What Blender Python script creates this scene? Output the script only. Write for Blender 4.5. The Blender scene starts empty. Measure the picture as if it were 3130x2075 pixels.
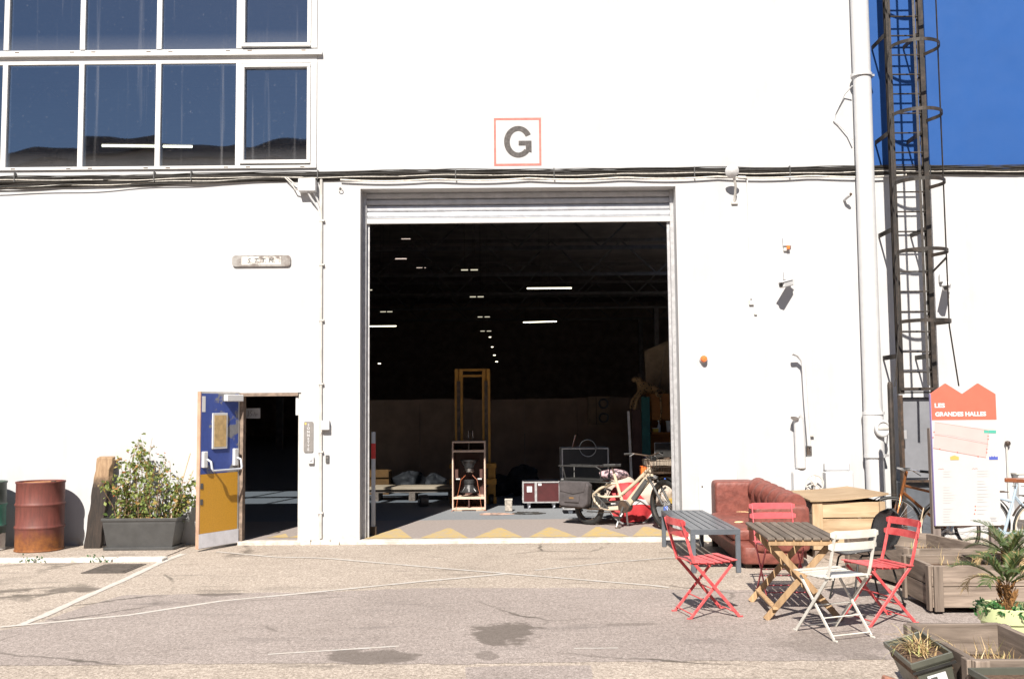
import bpy, math, random
from mathutils import Matrix, Vector, Quaternion
R = math.radians
random.seed(7)
scene = bpy.context.scene
COL = scene.collection

# ------------------------------------------------------------------ camera
cam_d = bpy.data.cameras.new("camera")
cam = bpy.data.objects.new("camera", cam_d)
COL.objects.link(cam)
cam_d.lens = 35.0; cam_d.sensor_width = 36.0; cam_d.clip_end = 600; cam_d.clip_start = .05
PITCH, ROLL = math.atan(225.1 / 3043.06), R(0.5)
fw = Vector((0, math.cos(PITCH), math.sin(PITCH)))
up0 = Vector((0, -math.sin(PITCH), math.cos(PITCH))); rt0 = Vector((1, 0, 0))
upv = up0 * math.cos(ROLL) + rt0 * math.sin(ROLL)
rtv = rt0 * math.cos(ROLL) - up0 * math.sin(ROLL)
cm = Matrix((rtv, upv, -fw)).transposed().to_4x4()
cm.translation = Vector((0, -13.3, 1.7))
cam.matrix_world = cm
scene.camera = cam

# ------------------------------------------------------------------ sky, sun, exposure
SUN_EL, SUN_AZ = R(42.5), R(12.3)          # azimuth measured from -Y towards -X
world = bpy.data.worlds.new("World"); scene.world = world; world.use_nodes = True
wn = world.node_tree
sky = wn.nodes.new("ShaderNodeTexSky"); sky.sky_type = 'NISHITA'; sky.sun_disc = False
sky.sun_elevation = SUN_EL; sky.sun_rotation = R(180) + SUN_AZ
sky.air_density = 1.0; sky.dust_density = .3; sky.ozone_density = 2.5
wn.links.new(sky.outputs[0], wn.nodes["Background"].inputs[0])
wn.nodes["Background"].inputs[1].default_value = 0.05
sd = bpy.data.lights.new("sun", 'SUN'); sd.energy = 5.0; sd.angle = R(.53); sd.color = (1, .93, .83)
sun = bpy.data.objects.new("sun", sd); COL.objects.link(sun)
to_sun = Vector((-math.sin(SUN_AZ) * math.cos(SUN_EL), -math.cos(SUN_AZ) * math.cos(SUN_EL), math.sin(SUN_EL)))
sun.rotation_euler = to_sun.to_track_quat('Z', 'Y').to_euler()
sun.location = (-6, -24, 22)
vs = scene.view_settings
vs.view_transform = 'Standard'; vs.look = 'None'; vs.gamma = 1; vs.exposure = 0.92; vs.use_curve_mapping = False
scene.render.engine = 'CYCLES'
scene.cycles.max_bounces = 6; scene.cycles.transparent_max_bounces = 16
scene.cycles.use_denoising = True

# ------------------------------------------------------------------ mesh helpers
ROOT = {}
Z3 = Vector((0, 0, 1))
class MB:
    def __init__(s): s.v = []; s.f = []; s.m = []; s.k = 0
    def _add(s, vs_, fs):
        o = len(s.v); s.v += [tuple(p) for p in vs_]
        for f in fs: s.f.append(tuple(i + o for i in f)); s.m.append(s.k)
        return s
    def box(s, c, d, rot=None):
        c = Vector(c); h = Vector(d) * .5
        P = [Vector((x * h.x, y * h.y, z * h.z)) for x in (-1, 1) for y in (-1, 1) for z in (-1, 1)]
        if rot is not None: P = [rot @ p for p in P]
        return s._add([c + p for p in P], [(0, 1, 3, 2), (4, 6, 7, 5), (0, 4, 5, 1), (2, 3, 7, 6), (0, 2, 6, 4), (1, 5, 7, 3)])
    def b2(s, x0, x1, y0, y1, z0, z1):
        return s.box(((x0 + x1) / 2, (y0 + y1) / 2, (z0 + z1) / 2), (abs(x1 - x0), abs(y1 - y0), abs(z1 - z0)))
    def bar(s, p0, p1, w, h, up=None):
        p0 = Vector(p0); p1 = Vector(p1); d = p1 - p0; L = d.length; d.normalize()
        u = Vector(up) if up is not None else (Z3 if abs(d.z) < .95 else Vector((0, 1, 0)))
        x = d.cross(u).normalized(); u = x.cross(d).normalized()
        rot = Matrix((x, d, u)).transposed()
        return s.box((p0 + p1) / 2, (w, L, h), rot)
    def tube(s, pts, r, n=8, closed=False):
        P = [Vector(p) for p in pts]; m = len(P); rr = r if isinstance(r, (list, tuple)) else [r] * m
        rings = []; t0 = None; nrm = None
        for i in range(m):
            if closed: t = P[(i + 1) % m] - P[i - 1]
            else: t = P[min(i + 1, m - 1)] - P[max(i - 1, 0)]
            if t.length < 1e-9: t = Vector((0, 0, 1))
            t.normalize()
            if nrm is None:
                a = Z3 if abs(t.z) < .9 else Vector((1, 0, 0)); nrm = t.cross(a).normalized()
            else:
                nrm = nrm - t * nrm.dot(t)
                nrm = nrm.normalized() if nrm.length > 1e-6 else t.orthogonal().normalized()
            b = t.cross(nrm)
            rings.append([P[i] + (nrm * math.cos(2 * math.pi * j / n) + b * math.sin(2 * math.pi * j / n)) * rr[i] for j in range(n)])
        vsx = [p for q in rings for p in q]; fs = []
        for i in range(m if closed else m - 1):
            a = i * n; b_ = ((i + 1) % m) * n
            for j in range(n): fs.append((a + j, a + (j + 1) % n, b_ + (j + 1) % n, b_ + j))
        if not closed:
            fs.append(tuple(range(n))[::-1]); fs.append(tuple((m - 1) * n + j for j in range(n)))
        return s._add(vsx, fs)
    def lathe(s, prof, c=(0, 0, 0), n=24, ax=(0, 0, 1), cap=True):
        ax = Vector(ax).normalized(); u = ax.orthogonal().normalized(); w = ax.cross(u); c = Vector(c)
        if abs(ax.z) > .99: u = Vector((1, 0, 0)); w = ax.cross(u)
        vsx = []; fs = []
        for r, z in prof:
            for j in range(n):
                a = 2 * math.pi * j / n; vsx.append(c + ax * z + (u * math.cos(a) + w * math.sin(a)) * r)
        for i in range(len(prof) - 1):
            for j in range(n): fs.append((i * n + j, i * n + (j + 1) % n, (i + 1) * n + (j + 1) % n, (i + 1) * n + j))
        if cap:
            if prof[0][0] > 1e-6: fs.append(tuple(range(n))[::-1])
            if prof[-1][0] > 1e-6: fs.append(tuple((len(prof) - 1) * n + j for j in range(n)))
        return s._add(vsx, fs)
    def prism(s, poly, o, ux, uy, t):
        o = Vector(o); ux = Vector(ux); uy = Vector(uy); nz = ux.cross(uy).normalized() * t; n = len(poly)
        A = [o + ux * a + uy * b for a, b in poly]; B = [p + nz for p in A]
        return s._add(A + B, [tuple(range(n))[::-1], tuple(range(n, 2 * n))] + [(i, (i + 1) % n, n + (i + 1) % n, n + i) for i in range(n)])
    def quad(s, a, b, c, d): return s._add([a, b, c, d], [(0, 1, 2, 3)])
    def poly(s, P): return s._add(P, [tuple(range(len(P)))])
    def build(s, name, mat, parent=None, smooth=False, bevel=0, sub=0, loc=None, kind=None, seg=1):
        me = bpy.data.meshes.new(name)
        V = s.v
        if parent is not None:
            inv = ROOT[parent].inverted(); V = [tuple(inv @ Vector(p)) for p in V]
        elif loc is not None:
            l = Vector(loc); V = [tuple(Vector(p) - l) for p in V]
        me.from_pydata(V, [], s.f); me.validate()
        ms = mat if isinstance(mat, (list, tuple)) else [mat]
        for q in ms: me.materials.append(q)
        if len(ms) > 1 and len(me.polygons) == len(s.m): me.polygons.foreach_set("material_index", s.m)
        if smooth:
            me.polygons.foreach_set("use_smooth", [True] * len(me.polygons)); me.set_sharp_from_angle(angle=R(40))
        me.update()
        o = bpy.data.objects.new(name, me); COL.objects.link(o)
        if parent is not None: o.parent = parent; ROOT[o] = ROOT[parent]
        else:
            o.location = loc or (0, 0, 0); ROOT[o] = Matrix.Translation(o.location)
        if bevel:
            b = o.modifiers.new("bevel", 'BEVEL'); b.width = bevel; b.segments = seg; b.limit_method = 'ANGLE'
        if sub:
            q = o.modifiers.new("sub", 'SUBSURF'); q.levels = sub; q.render_levels = sub
        if kind: o["kind"] = kind
        return o

def tag(o, label, cat, group=None, kind=None):
    o["label"] = label; o["category"] = cat
    if group: o["group"] = group
    if kind: o["kind"] = kind
    return o
def thing(name, label, cat, loc=(0, 0, 0), rz=0, group=None):
    o = bpy.data.objects.new(name, None); COL.objects.link(o); o.empty_display_size = .1
    o.location = loc; o.rotation_euler = (0, 0, rz)
    ROOT[o] = Matrix.Translation(loc) @ Matrix.Rotation(rz, 4, 'Z')
    return tag(o, label, cat, group)
def W(root):                                  # local -> world mapper for parts modelled in their thing's own axes
    m = ROOT[root]; return lambda x, y, z: m @ Vector((x, y, z))
def L(root, mb):                              # the builder holds local coordinates: turn them into world ones
    m = ROOT[root]; mb.v = [tuple(m @ Vector(p)) for p in mb.v]; return mb
def struct(o, label=None):
    o["kind"] = "structure"
    if label: o["label"] = label
    return o
def text(name, body, loc, size, mat, parent, right=(1, 0, 0), upd=(0, 0, 1), off=0, ext=.001, align='LEFT', sx=1, shear=0):
    cu = bpy.data.curves.new(name, 'FONT'); cu.body = body; cu.size = size; cu.extrude = ext; cu.offset = off
    cu.align_x = align; cu.align_y = 'BOTTOM_BASELINE'; cu.shear = shear; cu.resolution_u = 3
    cu.materials.append(mat)
    tmp = bpy.data.objects.new(name, cu); me = bpy.data.meshes.new_from_object(tmp); bpy.data.objects.remove(tmp)
    o = bpy.data.objects.new(name, me); COL.objects.link(o)
    r = Vector(right).normalized(); u = Vector(upd).normalized()
    m = Matrix((r, u, r.cross(u))).transposed().to_4x4(); m.translation = Vector(loc)
    m = m @ Matrix.Diagonal((sx, 1, 1, 1))
    m = ROOT[parent].inverted() @ m
    o.parent = parent; o.matrix_local = m
    ROOT[o] = ROOT[parent]
    return o
def rmat(ax, deg): return Matrix.Rotation(R(deg), 3, ax)

# ------------------------------------------------------------------ materials
def nodes(name):
    m = bpy.data.materials.new(name); m.use_nodes = True
    return m, m.node_tree, m.node_tree.nodes["Principled BSDF"]
def N(t, kind, **kw):
    n = t.nodes.new(kind)
    for k, v in kw.items():
        if k.startswith("i_"): n.inputs[int(k[2:]) if k[2:].isdigit() else k[2:]].default_value = v
        else: setattr(n, k, v)
    return n
GAIN = 1.33
def S(c): return tuple(min(.62, q * GAIN) for q in c) if c is not None and max(c) < .45 else c
def c4(c): return (c[0], c[1], c[2], 1)
def noise(t, scale, detail=4, rough=.55, vec=None, dist=0):
    n = N(t, "ShaderNodeTexNoise"); n.inputs["Scale"].default_value = scale; n.inputs["Detail"].default_value = detail
    n.inputs["Roughness"].default_value = rough; n.inputs["Distortion"].default_value = dist
    if vec is not None: t.links.new(vec, n.inputs["Vector"])
    return n
def ramp(t, src, a, b, ca=(0, 0, 0), cb=(1, 1, 1)):
    r = N(t, "ShaderNodeMapRange"); r.inputs[1].default_value = a; r.inputs[2].default_value = b
    t.links.new(src, r.inputs[0]); return mix(t, r.outputs[0], ca, cb)
def mix(t, fac, a, b, mode='MIX'):
    m = N(t, "ShaderNodeMix", data_type='RGBA', blend_type=mode)
    for i, s in ((0, fac), (6, a), (7, b)):
        if isinstance(s, (int, float)): m.inputs[i].default_value = s
        elif isinstance(s, (tuple, list)): m.inputs[i].default_value = c4(s)
        else: t.links.new(s, m.inputs[i])
    return m.outputs[2]
def coord(t, which="Object", scale=None):
    c = N(t, "ShaderNodeTexCoord").outputs[which]
    if scale is not None:
        mp = N(t, "ShaderNodeMapping"); mp.inputs["Scale"].default_value = scale
        t.links.new(c, mp.inputs["Vector"]); c = mp.outputs[0]
    return c
def bump(t, p, h, strength, dist=.01):
    b = N(t, "ShaderNodeBump"); b.inputs["Strength"].default_value = strength; b.inputs["Distance"].default_value = dist
    t.links.new(h, b.inputs["Height"]); t.links.new(b.outputs[0], p.inputs["Normal"])
def M(name, col, rough=.6, var=.18, scale=6, metal=0, bmp=.15, bscale=40, col2=None, lo=.35, hi=.65, coat=0, spec=.5, rand=0):
    m, t, p = nodes(name)
    col = S(col); col2 = S(col2)
    v = coord(t); n = noise(t, scale, 5, .6, v)
    a = tuple(c * (1 - var) for c in col); b = col2 or tuple(min(1, c * (1 + var)) for c in col)
    c = ramp(t, n.outputs[0], lo, hi, a, b)
    if rand:
        oi = N(t, "ShaderNodeObjectInfo"); k = ramp(t, oi.outputs["Random"], 0, 1, (1 - rand,) * 3, (1 + rand,) * 3)
        c = mix(t, 1.0, c, k, 'MULTIPLY')
    t.links.new(c, p.inputs["Base Color"])
    p.inputs["Roughness"].default_value = rough; p.inputs["Metallic"].default_value = metal
    p.inputs["Specular IOR Level"].default_value = spec; p.inputs["Coat Weight"].default_value = coat
    rn = noise(t, scale * 3, 3, .6, v)
    rr = N(t, "ShaderNodeMapRange"); rr.inputs[3].default_value = max(0, rough - .1); rr.inputs[4].default_value = min(1, rough + .12)
    t.links.new(rn.outputs[0], rr.inputs[0]); t.links.new(rr.outputs[0], p.inputs["Roughness"])
    if bmp: bump(t, p, noise(t, bscale, 4, .6, v).outputs[0], bmp)
    return m
def wood(name, c1, c2, axis=0, rough=.75, rand=.18, fine=1.0):
    c1 = S(c1); c2 = S(c2)
    m, t, p = nodes(name)
    sc = [26 * fine] * 3; sc[axis] = 1.6
    v = coord(t, "Object", sc); oi = N(t, "ShaderNodeObjectInfo")
    ad = N(t, "ShaderNodeVectorMath", operation='ADD'); t.links.new(v, ad.inputs[0])
    mul = N(t, "ShaderNodeVectorMath", operation='SCALE'); mul.inputs[0].default_value = (37, 19, 53)
    t.links.new(oi.outputs["Random"], mul.inputs["Scale"]); t.links.new(mul.outputs[0], ad.inputs[1]); v = ad.outputs[0]
    n = noise(t, 1.0, 6, .65, v, .6)
    c = ramp(t, n.outputs[0], .3, .72, c1, c2)
    big = noise(t, 2.2, 3, .5, coord(t))
    c = mix(t, .45, c, ramp(t, big.outputs[0], .3, .75, (.45, .42, .4), (1, 1, 1)), 'MULTIPLY')
    k = ramp(t, oi.outputs["Random"], 0, 1, (1 - rand,) * 3, (1 + rand,) * 3)
    c = mix(t, 1.0, c, k, 'MULTIPLY')
    t.links.new(c, p.inputs["Base Color"]); p.inputs["Roughness"].default_value = rough
    p.inputs["Specular IOR Level"].default_value = .3
    bump(t, p, n.outputs[0], .35, .004)
    return m
def emit(name, col, s):
    m = bpy.data.materials.new(name); m.use_nodes = True; t = m.node_tree
    t.nodes.remove(t.nodes["Principled BSDF"])
    e = N(t, "ShaderNodeEmission"); e.inputs[0].default_value = c4(col); e.inputs[1].default_value = s
    t.links.new(e.outputs[0], t.nodes["Material Output"].inputs[0]); return m
def maskmix(name, base, top, scale, lo, hi, rough=.6, bmp=.1, metal=0, detail=6):      # two paints with a ragged border
    base = S(base); top = S(top)
    m, t, p = nodes(name); v = coord(t)
    n = noise(t, scale, detail, .6, v); f = ramp(t, n.outputs[0], lo, hi)
    g = noise(t, scale * 9, 3, .6, v)
    c = mix(t, f, base, top); c = mix(t, .35, c, ramp(t, g.outputs[0], .3, .7, (.6, .6, .6), (1.15, 1.15, 1.15)), 'MULTIPLY')
    t.links.new(c, p.inputs["Base Color"]); p.inputs["Roughness"].default_value = rough; p.inputs["Metallic"].default_value = metal
    if bmp: bump(t, p, f, bmp, .003)
    return m

# white rendered wall: paint with faint streaks and roller texture
def wall_mat():
    m, t, p = nodes("white_wall_paint"); v = coord(t)
    n = noise(t, 1.3, 6, .65, v); st = noise(t, 3, 5, .6, coord(t, "Object", (3, 3, .25)))
    c = ramp(t, n.outputs[0], .3, .75, (.435, .441, .455), (.505, .513, .530))
    c = mix(t, .25, c, ramp(t, st.outputs[0], .35, .7, (.78, .75, .70), (1, 1, 1)), 'MULTIPLY')
    sp = noise(t, 14, 3, .5, v); sx = N(t, "ShaderNodeSeparateXYZ"); t.links.new(v, sx.inputs[0])
    lowz = N(t, "ShaderNodeMapRange"); lowz.inputs[1].default_value = .22; lowz.inputs[2].default_value = 0.0
    t.links.new(sx.outputs[2], lowz.inputs[0])
    sm = N(t, "ShaderNodeMath", operation='MULTIPLY'); t.links.new(lowz.outputs[0], sm.inputs[0]); t.links.new(ramp(t, sp.outputs[0], .4, .7), sm.inputs[1])
    c = mix(t, sm.outputs[0], c, (.42, .37, .31))
    t.links.new(c, p.inputs["Base Color"]); p.inputs["Roughness"].default_value = .8; p.inputs["Specular IOR Level"].default_value = .25
    bump(t, p, noise(t, 55, 4, .6, v).outputs[0], .25, .006); return m
m_wall = wall_mat()
m_blue_wall = M("blue_wall_paint", (.005, .048, .182), .8, .03, 1.2, bmp=.08, bscale=90)
m_white = M("white_paint", (.52, .525, .535), .5, .04, 9, bmp=.06)
m_white_dirty = M("weathered_white_paint", (.47, .455, .43), .55, .14, 7, bmp=.12)
m_frame = M("white_window_metal", (.55, .55, .55), .45, .05, 6, bmp=.05)
m_black = M("black_rubber", (.012, .012, .012), .55, .3, 12, bmp=.1)
m_dark = M("dark_steel", (.045, .036, .030), .5, .35, 14, metal=.3, bmp=.2, col2=(.085, .055, .038))
m_ladder = M("weathered_brown_steel", (.022, .018, .015), .55, .3, 9, metal=.1, bmp=.2, col2=(.045, .033, .026), lo=.45, hi=.75)
m_galv = M("galvanised_steel", (.36, .36, .37), .42, .15, 14, metal=.6, bmp=.05)
m_chrome = M("bright_steel", (.6, .6, .6), .25, .1, 10, metal=1, bmp=0)
m_grey = M("grey_painted_metal", (.072, .080, .093), .38, .12, 8, bmp=.06)
m_lgrey = M("light_grey_sheet", (.34, .36, .40), .45, .08, 5, bmp=.05)
m_dgrey = M("dark_grey_plastic", (.055, .055, .055), .45, .15, 8, bmp=.08)
m_red = M("red_paint", (.40, .042, .048), .45, .16, 16, bmp=.05, col2=(.44, .085, .085))
m_pink = M("faded_red_paint", (.44, .075, .085), .45, .12, 10, bmp=.05)
m_wchair = M("ivory_chair_paint", (.56, .545, .50), .42, .10, 12, bmp=.08)
m_yellow = M("yellow_machine_paint", (.50, .235, .025), .5, .2, 8, bmp=.1)
m_coral = M("coral_print", (.40, .092, .060), .5, .04, 6, bmp=0)
m_signwhite = M("printed_white", (.56, .56, .57), .4, .02, 6, bmp=0)
m_violet = M("violet_edge", (.26, .22, .45), .5, .05, 6, bmp=0)
m_ink = M("black_ink", (.05, .048, .046), .6, .15, 20, bmp=0)
m_gletter = M("worn_black_sign_paint", (.035, .030, .028), .6, .35, 25, bmp=0, col2=(.06, .052, .05))
m_salmon = M("red_sign_paint", (.42, .10, .08), .6, .2, 14, bmp=0)
m_orange = M("orange_plastic", (.75, .17, .04), .35, .1, 10, bmp=0)
m_leather = M("oxblood_leather", (.125, .036, .027), .52, .16, 14, bmp=.55, bscale=22, col2=(.165, .050, .038))
m_foam = M("torn_foam", (.62, .47, .25), .9, .2, 30, bmp=.4)
m_soil = M("dry_soil", (.075, .045, .028), .95, .4, 40, bmp=.8, bscale=60)
m_glass_wire = M("wired_glass_amber", (.46, .32, .15), .3, .2, 14, bmp=.1)
m_rust = maskmix("rusted_red_drum", (.17, .042, .032), (.30, .105, .03), 4.5, .52, .74, .7, .15)
def drum_mat():
    m, t, p = nodes("red_drum_with_rust"); v = coord(t)
    sx = N(t, "ShaderNodeSeparateXYZ"); t.links.new(v, sx.inputs[0])
    n = noise(t, 5, 6, .65, v); a = N(t, "ShaderNodeMapRange"); a.inputs[1].default_value = .42; a.inputs[2].default_value = .0
    t.links.new(sx.outputs[2], a.inputs[0])
    ad = N(t, "ShaderNodeMath", operation='ADD'); t.links.new(a.outputs[0], ad.inputs[0]); t.links.new(n.outputs[0], ad.inputs[1])
    f = ramp(t, ad.outputs[0], .82, 1.25)
    st = noise(t, 5, 5, .65, coord(t, "Object", (5, 5, .7)))
    red = ramp(t, st.outputs[0], .3, .7, (.090, .028, .023), (.165, .045, .034))
    rust = ramp(t, noise(t, 14, 5, .7, v).outputs[0], .3, .7, (.11, .036, .016), (.28, .10, .02))
    t.links.new(mix(t, f, red, rust), p.inputs["Base Color"]); p.inputs["Roughness"].default_value = .62
    bump(t, p, noise(t, 30, 5, .6, v).outputs[0], .2, .004); return m
m_drum = drum_mat()
m_drum_top = M("rusty_lid", (.30, .13, .035), .8, .3, 12, bmp=.4, col2=(.45, .22, .06))
def tri_drum():
    m, t, p = nodes("green_and_white_drum"); v = coord(t); sx = N(t, "ShaderNodeSeparateXYZ"); t.links.new(v, sx.inputs[0])
    n = noise(t, 7, 5, .6, v); ad = N(t, "ShaderNodeMath", operation='MULTIPLY_ADD'); t.links.new(n.outputs[0], ad.inputs[0]); ad.inputs[1].default_value = .06; t.links.new(sx.outputs[2], ad.inputs[2])
    r = N(t, "ShaderNodeValToRGB"); r.color_ramp.interpolation = 'CONSTANT'; e = r.color_ramp.elements
    e[0].position = 0; e[0].color = (.60, .60, .58, 1); e[1].position = .24; e[1].color = (.045, .075, .065, 1)
    for q, cc in ((.35, (.06, .27, .20, 1)), (.62, (.05, .075, .065, 1)), (.80, (.09, .12, .10, 1))):
        k = e.new(q); k.color = cc
    t.links.new(ad.outputs[0], r.inputs[0])
    c = mix(t, .5, r.outputs[0], ramp(t, noise(t, 12, 5, .6, v).outputs[0], .3, .7, (.5, .5, .5), (1.2, 1.2, 1.2)), 'MULTIPLY')
    t.links.new(c, p.inputs["Base Color"]); p.inputs["Roughness"].default_value = .5; return m
m_drum2 = tri_drum()
# weathered timbers (0 = grain along x, 1 = y, 2 = z in the thing's own axes)
m_wx, m_wy, m_wz = [wood("grey_timber_%s" % a, (.095, .074, .060), (.265, .215, .178), i) for i, a in enumerate("xyz")]
m_px, m_py, m_pz = [wood("plywood_%s" % a, (.26, .175, .10), (.43, .325, .215), i, fine=.55) for i, a in enumerate("xyz")]
m_tslat = wood("weathered_table_slat", (.075, .060, .048), (.17, .14, .115), 1)
m_leg = wood("oiled_table_leg", (.22, .135, .07), (.42, .29, .17), 2)
m_sleeper = wood("charred_sleeper", (.03, .02, .016), (.13, .085, .06), 2)
m_sleeper_top = wood("pale_sleeper_end", (.25, .14, .075), (.50, .34, .20), 2)
m_shelf = wood("orange_brown_board", (.20, .075, .020), (.32, .13, .035), 0, rough=.6)
m_board = wood("pale_plank", (.45, .35, .24), (.62, .50, .37), 0)
m_cable = M("cable_black", (.022, .020, .018), .6, .3, 20, bmp=0)
m_cable_w = M("cable_white", (.60, .57, .52), .6, .2, 20, bmp=0)
m_leaf = None
def leaf_mat(name, a, b, c, trans=.35):
    m, t, p = nodes(name); g = N(t, "ShaderNodeNewGeometry")
    r = N(t, "ShaderNodeValToRGB"); e = r.color_ramp.elements
    e[0].color = c4(a); e[1].color = c4(b); e[1].position = .75; k = e.new(.95); k.color = c4(c)
    t.links.new(g.outputs["Random Per Island"], r.inputs[0]); t.links.new(r.outputs[0], p.inputs["Base Color"])
    p.inputs["Roughness"].default_value = .5
    tr = N(t, "ShaderNodeBsdfTranslucent"); t.links.new(r.outputs[0], tr.inputs[0])
    ms = N(t, "ShaderNodeMixShader"); ms.inputs[0].default_value = trans
    t.links.new(p.outputs[0], ms.inputs[1]); t.links.new(tr.outputs[0], ms.inputs[2])
    t.links.new(ms.outputs[0], t.nodes["Material Output"].inputs[0]); return m
m_leaf = leaf_mat("jasmine_leaf", (.075, .125, .03), (.28, .33, .09), (.42, .22, .08))
m_palm = leaf_mat("palm_leaf", (.030, .062, .020), (.085, .125, .032), (.22, .17, .07), .2)
m_ivy = leaf_mat("ivy_leaf", (.015, .07, .02), (.05, .16, .04), (.09, .2, .06), .25)
m_straw = leaf_mat("dry_straw", (.34, .22, .10), (.55, .42, .22), (.36, .40, .14), .15)
m_stem = M("brown_stem", (.13, .08, .045), .8, .3, 20, bmp=.1)
m_cane = M("dry_cane", (.50, .40, .28), .8, .2, 20, bmp=.1)
m_pot = M("lime_plastic_pot", (.50, .56, .30), .42, .06, 6, bmp=.04)
m_trough = M("olive_plastic", (.052, .054, .043), .4, .12, 8, bmp=.05)
m_trough_in = M("anthracite_plastic", (.042, .042, .042), .42, .14, 6, bmp=.06)

# ------------------------------------------------------------------ ground
def ground_mat(name, c1, c2, cell, stains, spread=.5, rough=.85):
    m, t, p = nodes(name); v = coord(t)
    vo = N(t, "ShaderNodeTexVoronoi"); vo.inputs["Scale"].default_value = cell; t.links.new(v, vo.inputs["Vector"])
    bw = N(t, "ShaderNodeSeparateColor"); t.links.new(vo.outputs["Color"], bw.inputs[0])
    c = ramp(t, bw.outputs[0], .5 - spread, .5 + spread, c1, c2)
    big = noise(t, .55, 6, .6, v); c = mix(t, .5, c, ramp(t, big.outputs[0], .3, .7, (.82, .81, .80), (1.18, 1.18, 1.18)), 'MULTIPLY')
    mid = noise(t, 5, 6, .7, v); c = mix(t, .45, c, ramp(t, mid.outputs[0], .3, .7, (.84, .82, .80), (1.2, 1.2, 1.2)), 'MULTIPLY')
    fine = noise(t, 120, 2, .6, v); c = mix(t, .8, c, ramp(t, fine.outputs[0], .3, .7, (.55, .53, .51), (1.45, 1.45, 1.45)), 'MULTIPLY')
    grit = noise(t, 38, 3, .7, coord(t, 'Object', (1, .55, 1))); c = mix(t, .8, c, ramp(t, grit.outputs[0], .3, .7, (.66, .64, .63), (1.34, 1.34, 1.34)), 'MULTIPLY')
    st = noise(t, 1.6, 5, .7, coord(t, "Object", (.35, 1.6, 1)))
    c = mix(t, ramp(t, st.outputs[0], .56, .78), c, tuple(q * .62 for q in c1))
    cv = noise(t, 1.1, 4, .6, v); wv = N(t, "ShaderNodeVectorMath", operation='SCALE'); wv.inputs["Scale"].default_value = .35
    t.links.new(cv.outputs["Color"], wv.inputs[0]); av = N(t, "ShaderNodeVectorMath", operation='ADD'); t.links.new(v, av.inputs[0]); t.links.new(wv.outputs[0], av.inputs[1])
    ck_ = N(t, "ShaderNodeTexVoronoi", feature='DISTANCE_TO_EDGE'); ck_.inputs["Scale"].default_value = .42; t.links.new(av.outputs[0], ck_.inputs["Vector"])
    cm_ = noise(t, .7, 3, .5, v); c = mix(t, mix(t, 1, ramp(t, ck_.outputs["Distance"], .0035, .010, (.75,) * 3, (0, 0, 0)), ramp(t, cm_.outputs[0], .50, .62), 'MULTIPLY'), c, (.06, .05, .04))
    gr = noise(t, 34, 2, .5, v); c = mix(t, ramp(t, gr.outputs[0], .70, .76), c, (.07, .06, .05))
    wob = noise(t, 3.5, 5, .65, v)
    for (sx_, sy_, rx, ry, dk) in stains:                # oil and water spots, each with its own ragged outline
        mp = N(t, "ShaderNodeMapping"); mp.vector_type = 'POINT'
        mp.inputs["Location"].default_value = (-sx_ / rx, -sy_ / ry, 0); mp.inputs["Scale"].default_value = (1 / rx, 1 / ry, 0)
        t.links.new(v, mp.inputs["Vector"])
        ln = N(t, "ShaderNodeVectorMath", operation='LENGTH'); t.links.new(mp.outputs[0], ln.inputs[0])
        ad = N(t, "ShaderNodeMath", operation='MULTIPLY_ADD'); t.links.new(wob.outputs[0], ad.inputs[0]); ad.inputs[1].default_value = 1.9
        t.links.new(ln.outputs["Value"], ad.inputs[2])
        f = ramp(t, ad.outputs[0], 1.62, 1.80, (dk,) * 3, (0, 0, 0))
        c = mix(t, f, c, (.10, .083, .071))
    t.links.new(c, p.inputs["Base Color"]); p.inputs["Roughness"].default_value = rough; p.inputs["Specular IOR Level"].default_value = .3
    ad2 = N(t, "ShaderNodeMath", operation='ADD'); t.links.new(bw.outputs[1], ad2.inputs[0]); t.links.new(noise(t, 60, 4, .6, v).outputs[0], ad2.inputs[1])
    return m
m_aggr = ground_mat("worn_beige_aggregate", (.245, .210, .180), (.43, .378, .328), 75,
                    [(-4.33, -3.30, .34, .16, .62), (-2.9, -3.45, .3, .12, .4)])
m_tar = ground_mat("grey_asphalt", (.222, .193, .180), (.325, .287, .268), 95,
                   [(-.07, -5.42, .36, .46, .78), (-1.0, -6.16, .42, .30, .7), (-2.88, -3.62, .34, .16, .75), (-.2, -6.15, .10, .16, .5), (.95, -5.15, .26, .07, .45),
                    (2.35, -5.9, .5, .5, .35), (-1.95, -3.66, .3, .08, .35)], .5)
g = MB()
g.quad((-150, -120, 0), (150, -120, 0), (150, .02, 0), (-150, .02, 0))
g.quad((-150, .02, -.002), (150, .02, -.002), (150, 200, -.002), (-150, 200, -.002))
struct(g.build("ground", m_aggr), "worn beige aggregate yard in front of the hall")
random.seed(3)
def ragged(P, amp=.02, step=.25):
    out = []
    for i in range(len(P)):
        a = Vector(P[i]); b = Vector(P[(i + 1) % len(P)]); n = max(1, int((b - a).length / step))
        for k in range(n):
            q = a.lerp(b, k / n); out.append((q.x + random.uniform(-amp, amp), q.y + random.uniform(-amp, amp)))
    return out
def sheet(name, P, z, mat, amp=.02, step=.25):
    b = MB(); b.poly([(x, y, z) for x, y in ragged(P, amp, step)]); return struct(b.build(name, mat))
far = [(40, -4.6), (8, -4.1), (3.76, -3.84), (2.5, -3.67), (1.54, -3.6), (.55, -3.46), (-.87, -3.39), (-1.76, -3.55), (-2.82, -3.58), (-3.74, -3.65), (-3.9, -4.34), (-3.97, -5.0), (-4.25, -5.27), (-30, -5.4)]
near = [(-30, -6.2), (-3.55, -6.3), (-1.72, -6.3), (-.34, -6.38), (.52, -6.34), (2.5, -6.36), (8, -6.5), (40, -6.6)]
sheet("road", near + far, .0018, m_tar, .022, .09)
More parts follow.
